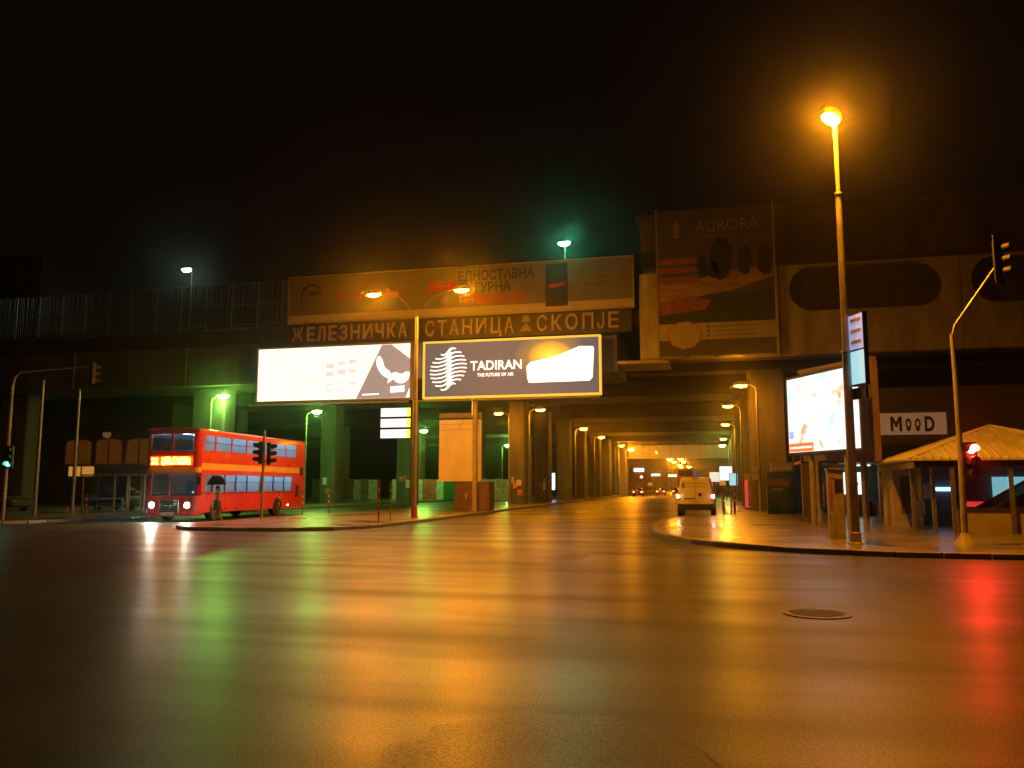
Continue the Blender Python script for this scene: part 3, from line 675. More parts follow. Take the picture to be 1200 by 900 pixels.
        if s>0:
            MB().bbox(x1,x1+.012,rc,L-.05,1.3,1.345,.004).build('rub_rail','dark_metal',t)
            for y in (2.55,4.3,5.75,7.2,9.4,10.6): MB().box(x1,x1+.003,y,y+.012,.45,1.29).build('panel_seam','black',t)
            for y in (3.0,6.1,9.2): MB().box(x1,x1+.003,y,y+.012,2.78,3.35).build('panel_seam','black',t)
            MB().box(x1,x1+.006,L-1.15,L-.75,1.05,1.75).build('vent_grille','black',t); MB().box(x1,x1+.006,L-.6,L-.15,2.3,2.8).build('vent_grille','black',t)
            for y in (2.6,5.2,9.6): MB().box(x1,x1+.02,y,y+.1,.55,.6).build('marker_light','tail_hot' if y==9.6 else 'print_orange',t)
            text('ЈСП', .2, .002, 'side_lettering', 'paint_white', t, 'LEFT', .5, (x1+.006,2.35,3.1), (R(90),0,R(90)))
    side(1); side(-1)
    for y in (1.75,8.35):
        wheel(t,(hw-.18,y,.5),.5,.3,1); wheel(t,(-hw+.18,y,.5),.5,.3,-1)
    o = []; i = []
    for k in range(15):
        a = math.pi*k/14; cx = math.copysign(abs(math.cos(a))**.55, math.cos(a)); o.append((hw*cx,4.3+.16*math.sin(a)**.8)); i.append(((hw-.06)*cx,4.29+.1*math.sin(a)**.8))
    MB().prism(o+i[::-1],'y',.03,L).build('roof','bus_red',t,True)
    MB().box(-hw+.051,hw-.051,L-.05,L-.002,.4,4.29).build('rear_panel','bus_red',t)
    MB().box(-hw+.08,hw-.08,.6,L-.1,4.285,4.31).build('upper_ceiling','bus_lining',t); MB().box(-hw+.08,hw-.08,1.2,L-.1,2.47,2.498).build('lower_ceiling','bus_lining',t); MB().box(-1.0,1.0,L-.005,L+.012,3.3,4.05).build('rear_window','glass_car',t); MB().box(-.6,.6,L-.005,L+.012,1.5,2.2).build('rear_window','glass_car',t)
    MB().box(-hw+.06,hw-.06,.55,L-.06,.78,.86).build('lower_floor','bus_inside',t); MB().box(-hw+.06,hw-.06,.4,L-.06,2.5,2.58).build('upper_floor','bus_inside',t)
    for z, y0 in ((4.255,.7),(2.44,1.6)):
        for s in (-1,1): MB().box(s*.65-.06,s*.65+.06,y0,L-.3,z,z+.02).build('light_strip','bus_light',t)
    seat = MB().bbox(-.42,.42,-.05,.05,.4,1.02,.03).bbox(-.42,.42,-.45,-.05,.38,.48,.03)
    sm = seat.mesh('seat','seat_blue')
    for z, y0, n in ((2.58,1.6,10),(.86,3.4,8)):
        for k in range(n):
            for s in (-1,1): q = link('seat', sm, t); q.location = (s*.78,y0+k*.95,z)
    for y in (2.5,4.4,6.3,8.2):
        for z in (.86,2.58): MB().tube([(.3,y,z),(.3,y,z+1.6)],.018,6).build('grab_pole','bus_yellow',t)
    for s in (-1,1): MB().box(s*1.05-.08,s*1.05+.08,L,L+.02,1.0,1.4).build('tail_lamp','taillight',t)
    return t
bus = make_bus((-25.05,34.45,0), R(4.5), 'red double decker bus with yellow band turning out beside the island')
# driver stays inside the cab: wheel and dash only
MB().box(-1.15,1.15,.45,.75,1.1,1.3).build('dashboard','dark_metal',bus)

def loft(secs, closed=True):
    """rings of equal length joined along their order"""
    b = MB(); n = len(secs[0])
    for s_ in secs: b.v += [tuple(p) for p in s_]
    for j in range(len(secs)-1):
        for k in range(n): b.f.append((j*n+k, j*n+(k+1)%n, (j+1)*n+(k+1)%n, (j+1)*n+k))
    b.f.append(tuple(range(n))[::-1]); b.f.append(tuple((len(secs)-1)*n+k for k in range(n)))
    return b
def sec(y, zb, zt, wb, wt, wm=None, zm=None):
    """rounded body section at distance y: bottom zb half-width wb, widest wm at zm, top zt half-width wt"""
    wm = wm or max(wb,wt); zm = zm or (zb+zt)/2; c = .07
    r = [(wb-c,zb),(wb,zb+c),(wm,zm),(wt+.02,zt-c),(wt-c,zt)]
    return [(x,y,z) for x,z in r] + [(-x,y,z) for x,z in r[::-1]]
def make_van(loc, rotz, label):
    """tall panel van, its blank rear doors at y=0, nose at +y"""
    t = thing('panel_van', label, 'van', loc, rotz)
    S = [sec(0,.5,1.2,.86,.86,.89,.8), sec(.0,.45,1.86,.86,.68,.9,.85), sec(.1,.4,1.97,.9,.7,.94,.85), sec(1.6,.35,2.0,.91,.72,.95,.85), sec(2.7,.35,1.93,.91,.7,.95,.85), sec(3.3,.35,1.35,.9,.72,.94,.8), sec(4.0,.35,1.12,.88,.7,.92,.75), sec(4.35,.4,.9,.75,.6,.8,.65)]
    loft(S[1:]).build('body','van_white',t,True)
    MB().bbox(-.88,.88,-.09,.12,.36,.66,.04).build('bumper','dark_metal',t)
    MB().box(-.006,.006,-.012,.02,.7,1.84).build('door_seam','black',t)
    for z in (1.5,1.68): MB().bbox(-.5,.55,-.014,.005,z-.01,z+.01,.004).build('door_crease','print_grey',t)
    MB().lathe([(.001,-.03),(.075,-.03),(.09,0),(.09,.02)],16,(.22,.0,1.12),'y').build('emblem','black',t)
    MB().bbox(-.58,.0,-.03,.01,.9,.95,.01).build('door_handle','dark_metal',t); MB().bbox(-.26,.26,-.022,-.0,.72,.83,.005).build('number_plate','paint_white',t)
    MB().bbox(-.66,-.52,-.018,.02,1.45,1.72,.01).build('corner_sticker','print_grey',t); MB().box(-.16,.16,-.03,.02,1.89,1.93).build('brake_lamp','print_red',t)
    for s in (-1,1):
        l = MB(); l.bbox(s*.84-.07,s*.84+.07,-.03,.16,.86,1.2,.03); lo = l.build('tail_lamp','print_red',t)
        MB().bbox(s*.86-.06,s*.86+.06,-.05,-.031,.96,1.12,.008).build('bulb','tail_hot' if s<0 else 'taillight_hot',lo)
        wheel(t,(s*.82,.75,.32),.32,.2,s); wheel(t,(s*.82,3.45,.32),.32,.2,s)
        MB().box(s*.97-.006,s*.97+.006,2.3,3.0,1.25,1.75).build('side_window','glass_dark',t); MB().bbox(s*1.08-.07,s*1.08+.07,2.85,2.95,1.15,1.4,.02).build('mirror','black',t)
    return t
pass
make_van((-1.13,46.3,0), R(-1), 'pale panel van parked at the right kerb with lights on').scale = (1.08,1.05,1.08)
def make_car(loc, rotz, label, mat, lit=True, head=False, group=None):
    """saloon car: tail at y=0, nose at y=4.3"""
    t = thing('car', label, 'car', loc, rotz, group)
    loft([sec(0,.45,.85,.7,.62,.76,.62), sec(.08,.3,.98,.78,.7,.83,.62), sec(.9,.25,1.0,.82,.74,.87,.6), sec(2.9,.25,.98,.82,.74,.87,.6), sec(3.9,.28,.82,.78,.66,.83,.55), sec(4.3,.38,.68,.68,.55,.72,.52)]).build('body',mat,t,True)
    loft([sec(.3,.95,1.02,.7,.66), sec(.75,.96,1.38,.73,.55,.73,1.0), sec(1.2,.96,1.45,.74,.57,.74,1.0), sec(2.2,.96,1.44,.74,.57,.74,1.0), sec(3.05,.95,1.0,.72,.66)]).build('cabin','glass_car',t,True)
    loft([sec(.82,1.40,1.46,.53,.48), sec(1.2,1.43,1.5,.56,.5), sec(2.15,1.42,1.49,.56,.5), sec(2.4,1.36,1.42,.53,.48)]).build('roof',mat,t,True)
    for s in (-1,1):
        MB().bbox(s*.62-.13,s*.62+.13,-.03,.07,.66,.82,.02).build('tail_lamp','taillight' if lit else 'print_red',t)
        MB().bbox(s*.6-.13,s*.6+.13,4.18,4.3,.55,.68,.02).build('headlamp','headlight' if head else 'chrome',t)
        for y in (.8,3.4): wheel(t,(s*.76,y,.3),.3,.18,s)
        MB().tube([(s*.55,.78,1.4),(s*.6,.35,1.0)],.03,6).build('rear_pillar',mat,t); MB().tube([(s*.56,2.3,1.42),(s*.68,3.0,1.0)],.03,6).build('front_pillar',mat,t)
        MB().bbox(s*.92-.06,s*.92+.06,2.6,2.7,.95,1.08,.02).build('mirror',mat,t)
    MB().bbox(-.25,.25,-.02,.01,.5,.6,.005).build('number_plate','paint_white',t); MB().bbox(-.8,.8,-.06,.08,.32,.5,.03).build('bumper',mat,t)
    return t
pass
gC = 'cars driving away through the underpass'
make_car((-12.6,137.7,0), R(1), 'dark car with red tail lights at the left kerb of the underpass', 'car_dark', group=gC)
make_car((-10.2,158,0), R(2), 'red lit car with bright brake lights in the middle of the underpass', 'car_red', group=gC)
make_car((-7.6,166,0), R(2), 'small far car nearest the van in the underpass', 'car_dark', group=gC)
make_car((-45.5,43.2,.12), R(-98), 'dark green car parked beside the left pole at the footway', 'car_green', lit=False)
make_car((-39.6,47.0,.12), R(-95), 'low pale roofed car parked left of the bus shelter', 'car_grey', lit=False)
fb = make_bus((-4.2,140,0), R(178), 'far red double decker bus beyond the van in the underpass', L=10.8, W=2.5)

# ================================================================ people
def figure(name, label, loc, rotz, J, rad, E, regions, scale=1, parent_extra=None):
    """continuous body grown over a joint graph; regions pick a material by position"""
    me = bpy.data.meshes.new('body'); keys = list(J); ix = {k:i for i,k in enumerate(keys)}
    me.from_pydata([J[k] for k in keys], [(ix[a],ix[b]) for a,b in E], [])
    ob = bpy.data.objects.new('b', me); COL.objects.link(ob)
    md = ob.modifiers.new('s','SKIN'); md.use_smooth_shade = True
    sv = me.skin_vertices[0].data
    for k in keys:
        r = rad[k]; sv[ix[k]].radius = r if isinstance(r, tuple) else (r,r); sv[ix[k]].use_root = (k=='pelvis')
    ob.modifiers.new('u','SUBSURF').levels = 2; ob.modifiers['u'].render_levels = 2
    dg = bpy.context.evaluated_depsgraph_get(); out = bpy.data.meshes.new_from_object(ob.evaluated_get(dg)); bpy.data.objects.remove(ob)
    out.materials.clear(); names = []
    for p in out.polygons:
        mname = regions(p.center)
        if mname not in names: names.append(mname); out.materials.append(M[mname])
        p.material_index = names.index(mname); p.use_smooth = True
    t = thing(name, label, 'person', loc, rotz); o = link('body', out, t); t.scale = (scale,)*3
    return t
HE = [('pelvis','waist'),('waist','chest'),('chest','neck'),('neck','head'),('head','crown'),
      ('chest','shL'),('shL','elL'),('elL','wrL'),('wrL','haL'),('chest','shR'),('shR','elR'),('elR','wrR'),('wrR','haR'),
      ('pelvis','hiL'),('hiL','knL'),('knL','anL'),('anL','toL'),('pelvis','hiR'),('hiR','knR'),('knR','anR'),('anR','toR')]
RAD = dict(pelvis=(.15,.11),waist=(.13,.1),chest=(.16,.11),neck=.055,head=(.085,.095),crown=(.07,.08),shL=.06,shR=.06,elL=.043,elR=.043,wrL=.03,wrR=.03,haL=(.038,.02),haR=(.038,.02),
           hiL=.088,hiR=.088,knL=.058,knR=.058,anL=.04,anR=.04,toL=(.04,.03),toR=(.04,.03))
def face(t, c, yaw=0, hairlong=0):
    """head details under the figure: hair cap, nose, eyes, ears"""
    x, y, z = c
    h = MB(); h.ell((x,y+.018,z+.02),.1,.11,.125,-.15,1,14,7)
    if hairlong: h.ell((x,y+.06,z-.05),.1,.06,hairlong,-1,.8,12,6)
    h.build('hair','hair',t,True)
    MB().prism([(-.012,0),(.012,0),(.004,.045),(-.004,.045)],'y',0,.03).build('nose','skin',t).location = (x,y-.115,z-.03)
    for s in (-1,1):
        MB().ell((x+s*.033,y-.085,z+.012),.011,.008,.007,-1,1,8,4).build('eye','black',t); MB().ell((x+s*.088,y+.01,z),.012,.025,.034,-1,1,8,5).build('ear','skin',t)
    MB().box(x-.025,x+.025,y-.094,y-.085,z-.055,z-.047).build('mouth','brick_red',t)
def fingers(t, h, d, curl=.5):
    """five fingers off the end of a hand at h pointing along d"""
    h = Vector(h); d = Vector(d).normalized(); s = d.cross(Vector((0,1,0))); s = s.normalized() if s.length>.1 else Vector((1,0,0)); n = d.cross(s)
    for k, ln in enumerate((.062,.075,.08,.068)):
        p0 = h + s*(-.027+k*.018) + d*.02; p1 = p0 + d*ln*.55 + n*curl*.01; p2 = p1 + d*ln*.35 + n*curl*.035
        MB().tube([p0,p1,p2],.009,6,.007).build('finger','skin',t,True)
    MB().tube([h+s*-.03-d*.01, h+s*-.055+d*.02, h+s*-.058+d*.045+n*.01],.011,6,.008).build('thumb','skin',t,True)
# woman under a black umbrella walking along the bus
J = dict(pelvis=(0,0,.92),waist=(0,0,1.06),chest=(0,0,1.28),neck=(0,-.01,1.44),head=(0,-.02,1.54),crown=(0,-.01,1.63),
         shL=(-.17,0,1.38),elL=(-.22,.03,1.12),wrL=(-.23,-.06,.9),haL=(-.23,-.08,.83),shR=(.17,0,1.38),elR=(.22,-.06,1.14),wrR=(.13,-.22,1.24),haR=(.1,-.25,1.29),
         hiL=(-.09,0,.86),knL=(-.1,-.12,.5),anL=(-.1,-.04,.1),toL=(-.1,-.17,.05),hiR=(.09,0,.86),knR=(.1,.06,.5),anR=(.1,.2,.13),toR=(.1,.1,.05))
def reg_w(c):
    if c.z > 1.42: return 'skin'
    if abs(c.x) > .19 and c.z < 1.16: return 'skin'
    if c.y < -.17 and c.z > 1.1: return 'skin'
    if c.z > .98: return 'cloth_coral'
    if c.z > .55: return 'cloth_olive'
    if c.z < .09: return 'black'
    return 'skin'
w = figure('person','person in coral top walking beside the bus under a black umbrella',(-22.35,34.2,0),R(-25),J,RAD,HE,reg_w)
MB().lathe([(.15,1.02),(.17,.9),(.21,.62),(.2,.61),(.13,1.0)],18).build('skirt','cloth_olive',w,True)
face(w,(0,-.02,1.56),hairlong=.2); fingers(w,(-.23,-.09,.82),(0,-.15,-1)); fingers(w,(.1,-.26,1.3),(-.4,-.3,.8),1.2)
um = thing('umbrella','open black umbrella held over the person beside the bus','umbrella',(-22.3,33.98,1.3),R(-25))
MB().tube([(0,0,-.02),(0,.02,.82)],.011,6).build('shaft','dark_metal',um); MB().tube([(0,0,-.02),(0,0,-.1),(.03,0,-.13),(.06,0,-.1)],.013,6).build('handle','black',um)
c = MB(); n = 8
rings = [(.02,.86),(.16,.83),(.29,.72),(.38,.57),(.43,.42)]
for j,(r,z) in enumerate(rings):
    for k in range(n*2):
        a = math.pi*k/n; rr = r*(1 if k%2==0 else .965); c.v.append((rr*math.cos(a), .02+rr*math.sin(a), z-(0 if k%2==0 else -.01*j)))
for j in range(4):
    for k in range(16): c.f.append((j*16+k,j*16+(k+1)%16,(j+1)*16+(k+1)%16,(j+1)*16+k))
c.f.append(tuple(range(16)))
o = c.build('canopy','cloth_black',um,True); o.modifiers.new('t','SOLIDIFY').thickness = .004
for k in range(8): a = 2*math.pi*k/8; MB().tube([(0,.02,.8),(.28*math.cos(a),.02+.28*math.sin(a),.69),(.42*math.cos(a),.02+.42*math.sin(a),.41)],.005,4).build('rib','dark_metal',um)
# scooter with its rider by the shelter
sc_ = thing('motor_scooter','small scooter with lit headlamp beside the bus shelter','scooter',(-36.9,46.9,.12),R(100))
for y in (0,-1.2): wheel(sc_,(0,y,.24),.24,.11,1)
loft([[(x*.16,.06,z) for x,z in ((-1,.28),(-1,.8),(-.6,.95),(.6,.95),(1,.8),(1,.28))],[(x*.2,-.08,z) for x,z in ((-1,.26),(-1,.8),(-.6,.92),(.6,.92),(1,.8),(1,.26))]]).build('leg_shield','print_red',sc_)
loft([[(x*.14,y,z) for x,z in ((-1,.28),(-1,h),(1,h),(1,.28))] for y,h in ((-.08,.34),(-.45,.36),(-.6,.6),(-1.0,.68),(-1.4,.62))]).build('body','print_red',sc_)
MB().bbox(-.13,.13,-1.3,-.55,.68,.78,.04).build('seat','black',sc_)
MB().tube([(0,-.02,.3),(0,-.1,1.0)],.03,8).build('steering_column','dark_metal',sc_); MB().tube([(-.3,-.18,1.05),(0,-.1,1.0),(.3,-.18,1.05)],.016,6).build('handlebar','black',sc_)
MB().lathe([(.001,.12),(.07,.11),(.085,.05),(.08,.0)],14,(0,.05,.86),'y').build('headlamp','white_lamp',sc_,True)
J = dict(pelvis=(0,-.85,.86),waist=(0,-.82,1.0),chest=(0,-.72,1.24),neck=(0,-.68,1.42),head=(0,-.67,1.52),crown=(0,-.68,1.62),
         shL=(-.18,-.72,1.34),elL=(-.26,-.5,1.14),wrL=(-.28,-.28,1.09),haL=(-.28,-.2,1.07),shR=(.18,-.72,1.34),elR=(.26,-.5,1.14),wrR=(.28,-.28,1.09),haR=(.28,-.2,1.07),
         hiL=(-.1,-.8,.84),knL=(-.18,-.42,.74),anL=(-.16,-.38,.38),toL=(-.16,-.26,.34),hiR=(.1,-.8,.84),knR=(.18,-.42,.74),anR=(.16,-.38,.38),toR=(.16,-.26,.34))
def reg_r(c):
    if c.z > 1.41: return 'skin'
    if c.y > -.3 and c.z > 1.0: return 'skin'
    if c.z > .95: return 'cloth_coral'
    return 'cloth_grey' if c.z > .42 else 'black'
rd = figure('person','person in orange jacket sitting on the scooter by the shelter',(-36.9,46.9,.12),R(100),J,RAD,HE,reg_r)
h = MB(); h.ell((0,-.67,1.55),.125,.14,.145,-.35,1,14,7); h.build('helmet','print_red',rd,True)
for s in (-1,1): fingers(rd,(s*.28,-.19,1.07),(0,1,-.2),2)

bus.scale = (1.05,1.04,1.0)
emit('sign_yellow',(1,.72,.05),2.2)
emit('pole_blue',(.3,.5,1),.55)
emit('red_emit',(1,.12,.1),.35,(.5,.05,.05))  # faint red emission for the banner on its stand
emit('sign_cream',(1,.6,.33),.1,(.4,.33,.25))
emit('shop_blue',(.25,.5,1),3)
pbr('fin_orange',(.45,.3,.16),.6)
emit('sign_dim',(1,.6,.25),.1,(.1,.08,.06))
emit('signal_far',(1,.06,.03),120)
emit('pole_cold',(.5,.8,1),2.5)
# ================================================================ traffic signals
def signal_head(par, c, ang, lit=None, board=True):
    """three-aspect head with visors, facing local -y before turning by ang"""
    h = bpy.data.objects.new('signal_head', MB().bbox(-.16,.16,-.02,.16,-.52,.52,.03).mesh('signal_head','black')); COL.objects.link(h); h.parent = par; h.location = c; h.rotation_euler = (0,0,ang)
    if board: MB().bbox(-.3,.3,.05,.07,-.68,.68,.02).build('backboard','black',h)
    for k, nm in enumerate(('red','amber','green')):
        z = .33-k*.33; m = {'red':'signal_red','green':'signal_cyan'}.get(nm) if lit==nm else 'dark_metal'
        MB().lathe([(.11,-.025),(.1,-.05),(.06,-.065),(.001,-.07)],16,(0,0,z),'y').build('lens',m,h,True)
        v = MB(); A = []; B = []
        for j in range(13): a = R(-30)+R(240)*j/12; A.append((.125*math.cos(a),z+.125*math.sin(a))); B.append((.138*math.cos(a),z+.138*math.sin(a)))
        n = len(A); lf = MB()
        for (P_, y) in ((A,-.02),(A,-.27),(B,-.27),(B,-.02)): lf.v += [(u,y if w_>z-.03 else max(y,-.12),w_) for u,w_ in P_]
        for a_, b_ in ((0,1),(1,2),(2,3),(3,0)):
            for j in range(n-1): lf.f.append((a_*n+j,a_*n+j+1,b_*n+j+1,b_*n+j))
        lf.build('visor','black',h)
    return h
ts = thing('traffic_signal','tall traffic signal showing red with slanted arm over the right corner','traffic light',(6.42,24.75,.12))
MB().lathe([(.28,0),(.24,.06),(.13,.22),(.1,.3)],16).build('base','painted_pole',ts,True)
MB().tube([(0,0,.25),(.02,0,2.0),(.02,0,4.4),(0,0,5.7)],.085,12,.055).build('pole','painted_pole',ts,True)
MB().tube([(0,0,5.6),(.1,.02,5.95),(1.25,.2,7.55)],.04,10).build('arm','galv',ts,True)
signal_head(ts,(1.42,.2,7.75),R(52),None); signal_head(ts,(.27,-.05,2.2),R(8),'red',False)
MB().tube([(0,0,2.55),(.27,.1,2.55)],.025,6).build('bracket','black',ts); MB().tube([(0,0,1.85),(.27,.1,1.85)],.025,6).build('bracket','black',ts)
tm = thing('traffic_signal','dark double-headed traffic signal on the island in front of the bus','traffic light',(-20.6,35.1,.12))
MB().tube([(0,0,0),(0,0,4.15)],.065,10,.055).build('pole','painted_pole',tm,True)
signal_head(tm,(-.22,-.05,3.1),R(-62),None,False); signal_head(tm,(.3,.1,3.05),R(112),None,False)
for z in (2.7,3.5): MB().tube([(-.3,.02,z),(.3,.1,z)],.02,6).build('bracket','black',tm)
tl_ = thing('traffic_signal','traffic signal with long horizontal mast arm at the left edge','traffic light',(-32.35,32.3,.12))
MB().tube([(0,0,0),(0,0,6.3),(.08,.02,6.7),(.35,.08,6.95),(3.7,.88,7.22)],.09,12,.045).build('mast','painted_pole',tl_,True)
signal_head(tl_,(3.75,.9,6.85),R(150),None,False); signal_head(tl_,(.2,-.1,2.9),R(20),'green',False); MB().tube([(0,0,2.7),(.2,.05,2.7)],.025,6).build('bracket','black',tl_)
# ================================================================ sign boards on and beside the road
pass
ds = thing('direction_sign','three stacked white lit direction panels on the twin lamp pole','sign',(-15.36,38.42,4.0))
for k in range(3):
    b = MB().bbox(-.8,.8,0,.16,k*.53,k*.53+.48,.02).build('panel_box','black',ds)
    MB().box(-.78,.6,-.006,-.001,k*.53+.03,k*.53+.45).build('lit_face','sign_white',b); MB().box(.602,.78,-.006,-.001,k*.53+.03,k*.53+.45).build('yellow_end','sign_yellow',b)

MB().box(.84,.9,.02,.14,-.3,1.9).build('mount','painted_pole',ds)
bo = thing('blank_billboard','tall blank orange-lit board on a brown block on the island','billboard',(-15.95,51,.12))
bo.scale = (.88,.88,.88)
MB().bbox(-1.6,1.6,0,.3,2.1,5.85,.02).build('lower_panel','blank_board',bo); MB().bbox(-1.6,1.6,0,.3,5.87,6.25,.02).build('middle_panel','blank_board',bo)
MB().bbox(-1.6,1.6,0,.3,6.27,6.6,.02).build('middle_panel','blank_board',bo); MB().bbox(-1.6,1.6,.02,.28,6.62,7.1,.02).build('shaded_top','print_grey',bo)  # grey of the top panel paints in the shadow of the billboards
MB().tube([(-.1,-.01,5.9),(.25,-.015,6.5),(.35,-.01,6.62)],.015,5).build('cable','black',bo)
MB().bbox(-.4,2.2,.1,1.6,0,2.09,.05).build('plinth','brick_brown',bo)
rg = random.Random(9)
for k in range(5):
    p = [Vector((.0+k*.35+rg.uniform(-.1,.1), .085, 1.0+rg.uniform(0,.5))) for _ in range(1)]
    q = [p[0]]
    for j in range(5): q.append(q[-1]+Vector((rg.uniform(-.12,.2),0,rg.uniform(-.3,.3))))
    for v in q: v.z = min(1.95,max(.5,v.z))
    MB().tube(q,.03,5).build('graffiti_stroke',('print_orange','paint_white')[k%2],bo)
pp_ = thing('support_post','yellow lit steel post carrying the dark backlit billboard','post',(-14.35,49.0,.12))
MB().bbox(-.13,.13,-.13,.13,0,6.95,.02).build('post','painted_pole',pp_); MB().bbox(-.25,.25,-.25,.25,0,.04,.01).build('base_plate','galv',pp_)
# LED screen turned towards the road
lx, ly = 3.03, 36.75; rx, ry = 5.18, 32.56
ang = math.atan2(ry-ly, rx-lx); wl = math.hypot(rx-lx, ry-ly)
le = thing('led_screen','large bright white led screen on a post beside the right pavement','screen',((lx+rx)/2,(ly+ry)/2,.12),ang)
MB().bbox(-wl/2-.12,wl/2+.12,0,.35,2.8,6.12,.03).build('cabinet','dark_metal',le)
MB().box(-wl/2,wl/2,-.008,-.002,2.93,6.0).build('screen','led_picture',le)
for x0, x1, z0, z1, m in ((-wl/2+.02,-.6,2.95,3.3,'led_orange'),(-wl/2+.1,-.7,3.08,3.16,'lit_glow'),(-wl/2+.05,-wl/2+.38,3.5,3.8,'led_blue')):
    MB().box(x0,x1,-.013,-.009,z0,z1).build('picture_patch',m,le)
MB().tube([(-1.1,.2,0),(-1.1,.2,2.79)],.1,12).build('leg','painted_pole',le,True); MB().tube([(1.2,.2,0),(1.2,.2,2.79)],.1,12).build('leg','painted_pole',le,True)
hd = thing('hoarding','unlit yellow-green edged hoarding standing behind the led screen','billboard',(4.75,36.4,.12),R(-58))
MB().bbox(-2.0,2.2,0,.25,2.6,6.5,.03).build('panel','print_grey',hd); fr = MB(); fr.box(-2.1,2.3,-.04,.28,6.452,6.6); fr.build('top_edge','print_gold',hd); MB().box(2.202,2.35,-.04,.28,2.5,6.45).build('side_edge','print_gold',hd)
for x in (-1.2,1.5): MB().bbox(x-.1,x+.1,.05,.22,0,2.59,.02).build('leg','painted_pole',hd)
vs = thing('pole_sign','narrow vertical lit sign strapped to the tall lamp post','sign',(3.70,23.98,4.0),R(-64))
MB().bbox(-.1,.55,0,.14,.35,2.35,.02).build('case','black',vs); MB().box(-.08,.53,-.006,-.001,1.35,2.3).build('lit_face','pole_blue',vs); MB().box(-.08,.53,-.006,-.001,.4,1.3).build('lit_face','shop_cold',vs)
pass; MB().box(-.1,.5,.02,.1,0,.3).build('lower_case','black',vs); MB().tube([(-.12,.07,.5),(.6,.07,.5)],.03,6).build('strap','black',vs)
for k, z in enumerate((1.5,1.8,2.1)): MB().box(.0,.45,-.011,-.007,z,z+.1).build('lettering_bar','paint_white',vs)
cb = thing('utility_pillar','grey utility pillar with yellow vertical notice beside the tall lamp','cabinet',(3.42,26.4,.12))
MB().bbox(-.22,.22,-.2,.2,0,2.0,.02).build('body','painted_pole',cb); MB().bbox(-.25,.25,-.23,.23,2.0,2.06,.01).build('cap','galv',cb)
MB().box(-.2,-.08,-.208,-.203,.85,1.75).build('notice','print_gold',cb); MB().box(-.04,.18,-.208,-.203,1.35,1.75).build('notice','print_black',cb); MB().box(-.18,.0,-.209,-.203,1.78,1.95).build('notice','print_gold',cb)
for k in range(5): MB().box(-.17,-.11,-.212,-.209,.92+k*.16,1.02+k*.16).build('glyph','print_red',cb)
tk = thing('ad_cabinet','dark cabinet with posters and teal lettered side by the right column','cabinet',(3.55,50.2,.12))
MB().bbox(-.75,.75,-.6,.6,0,2.35,.03).build('body','teal_box',tk)
MB().box(-.7,.5,-.61,-.603,1.55,1.95).build('poster','brick_brown',tk); MB().box(-.5,.1,-.61,-.603,1.32,1.42).build('notice','print_grey',tk); MB().box(-.45,.2,-.61,-.603,.7,1.15).build('notice','dark_metal',tk)
gf = MB().bbox(-.5,.7,-.4,.4,2.38,2.9,.03).build('top_box','print_grey',tk)
for k in range(6): MB().tube([(-.45+k*.18,-.41,2.45),(-.38+k*.18,-.41,2.8),(-.3+k*.18,-.41,2.5)],.022,5).build('graffiti_stroke','paint_white',tk)
for k in range(7): MB().box(.753,.757,-.2,.1,.3+k*.28,.46+k*.28).build('glyph','shop_cold',tk)
pl_ = thing('plate_pair','two pale square plates fixed to the right column','sign',(2.6,53.5,0))
for x,z in ((-.25,2.7),(-.25,2.25),(-.75,2.25)): MB().bbox(x-.2,x+.2,-.05,-.02,z-.2,z+.2,.01).build('plate','print_cream',pl_)
rs = thing('banner_stand','narrow red and white banner stand beside the right column','sign',(1.95,58.5,.12))
MB().bbox(-.12,.12,-.04,.04,.1,2.1,.01).build('red_banner','red_emit',rs); MB().bbox(.2,.8,-.02,.02,.4,2.0,.01).build('picture_panel','graffiti_dark',rs); MB().box(-.15,.85,-.1,.1,0,.08).build('foot','black',rs)
pass
# ================================================================ shop row under the station, kiosk
sh = thing('shop_row','dark shop row with lit doorways under the station block','building',(0,46,.12))
walls = ((4.35,4.75),(5.75,6.2),(6.55,6.75),(8.1,30))
for a, b in walls: MB().box(a,b,0,.4,0,2.75).build('wall','plaster',sh)
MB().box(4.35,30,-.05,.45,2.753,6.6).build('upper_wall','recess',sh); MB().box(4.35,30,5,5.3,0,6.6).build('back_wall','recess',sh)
MB().box(4.4,30,.41,4.9,-.01,.01).build('floor','wet_paving',sh); MB().box(4.4,30,.46,4.9,2.76,2.9).build('ceiling','print_cream',sh)
MB().box(6.8,8.05,3.0,3.05,1.1,2.3).build('lit_wall','shop_white',sh); MB().box(4.9,5.7,2.4,2.45,.4,1.7).build('shop_picture','graffiti_red',sh); MB().box(6.25,6.5,1.0,1.05,.3,2.4).build('lit_wall','shop_cold',sh)
MB().box(6.8,8.05,2.0,2.1,2.62,2.7).build('tube_light','lit_glow',sh)
MB().ell((6.3,.3,1.75),.08,.08,.12).build('violet_lamp','shop_violet',sh)
for k in range(7): 
    x = 6.9+k*.17; MB().bbox(x,x+.14,.9+.1*(k%2),1.2,.0,.55+.25*random.random(),.02).build('goods',('print_red','black','graffiti_red','print_grey')[k%4],sh)
ms = thing('shop_sign','pale rectangular shop sign with dark condensed letters beside the kiosk','sign',(8.92,42,4.05))
MB().bbox(-1.52,1.52,0,.12,0,1.02,.015).build('board','sign_cream',ms); pass
MB().prism([(-.9,.17),(-.78,.17),(-.78,.6),(-.67,.35),(-.63,.35),(-.52,.6),(-.52,.17),(-.4,.17),(-.4,.86),(-.53,.86),(-.65,.58),(-.77,.86),(-.9,.86)],'y',-.012,-.004).build('letter','print_black',ms)
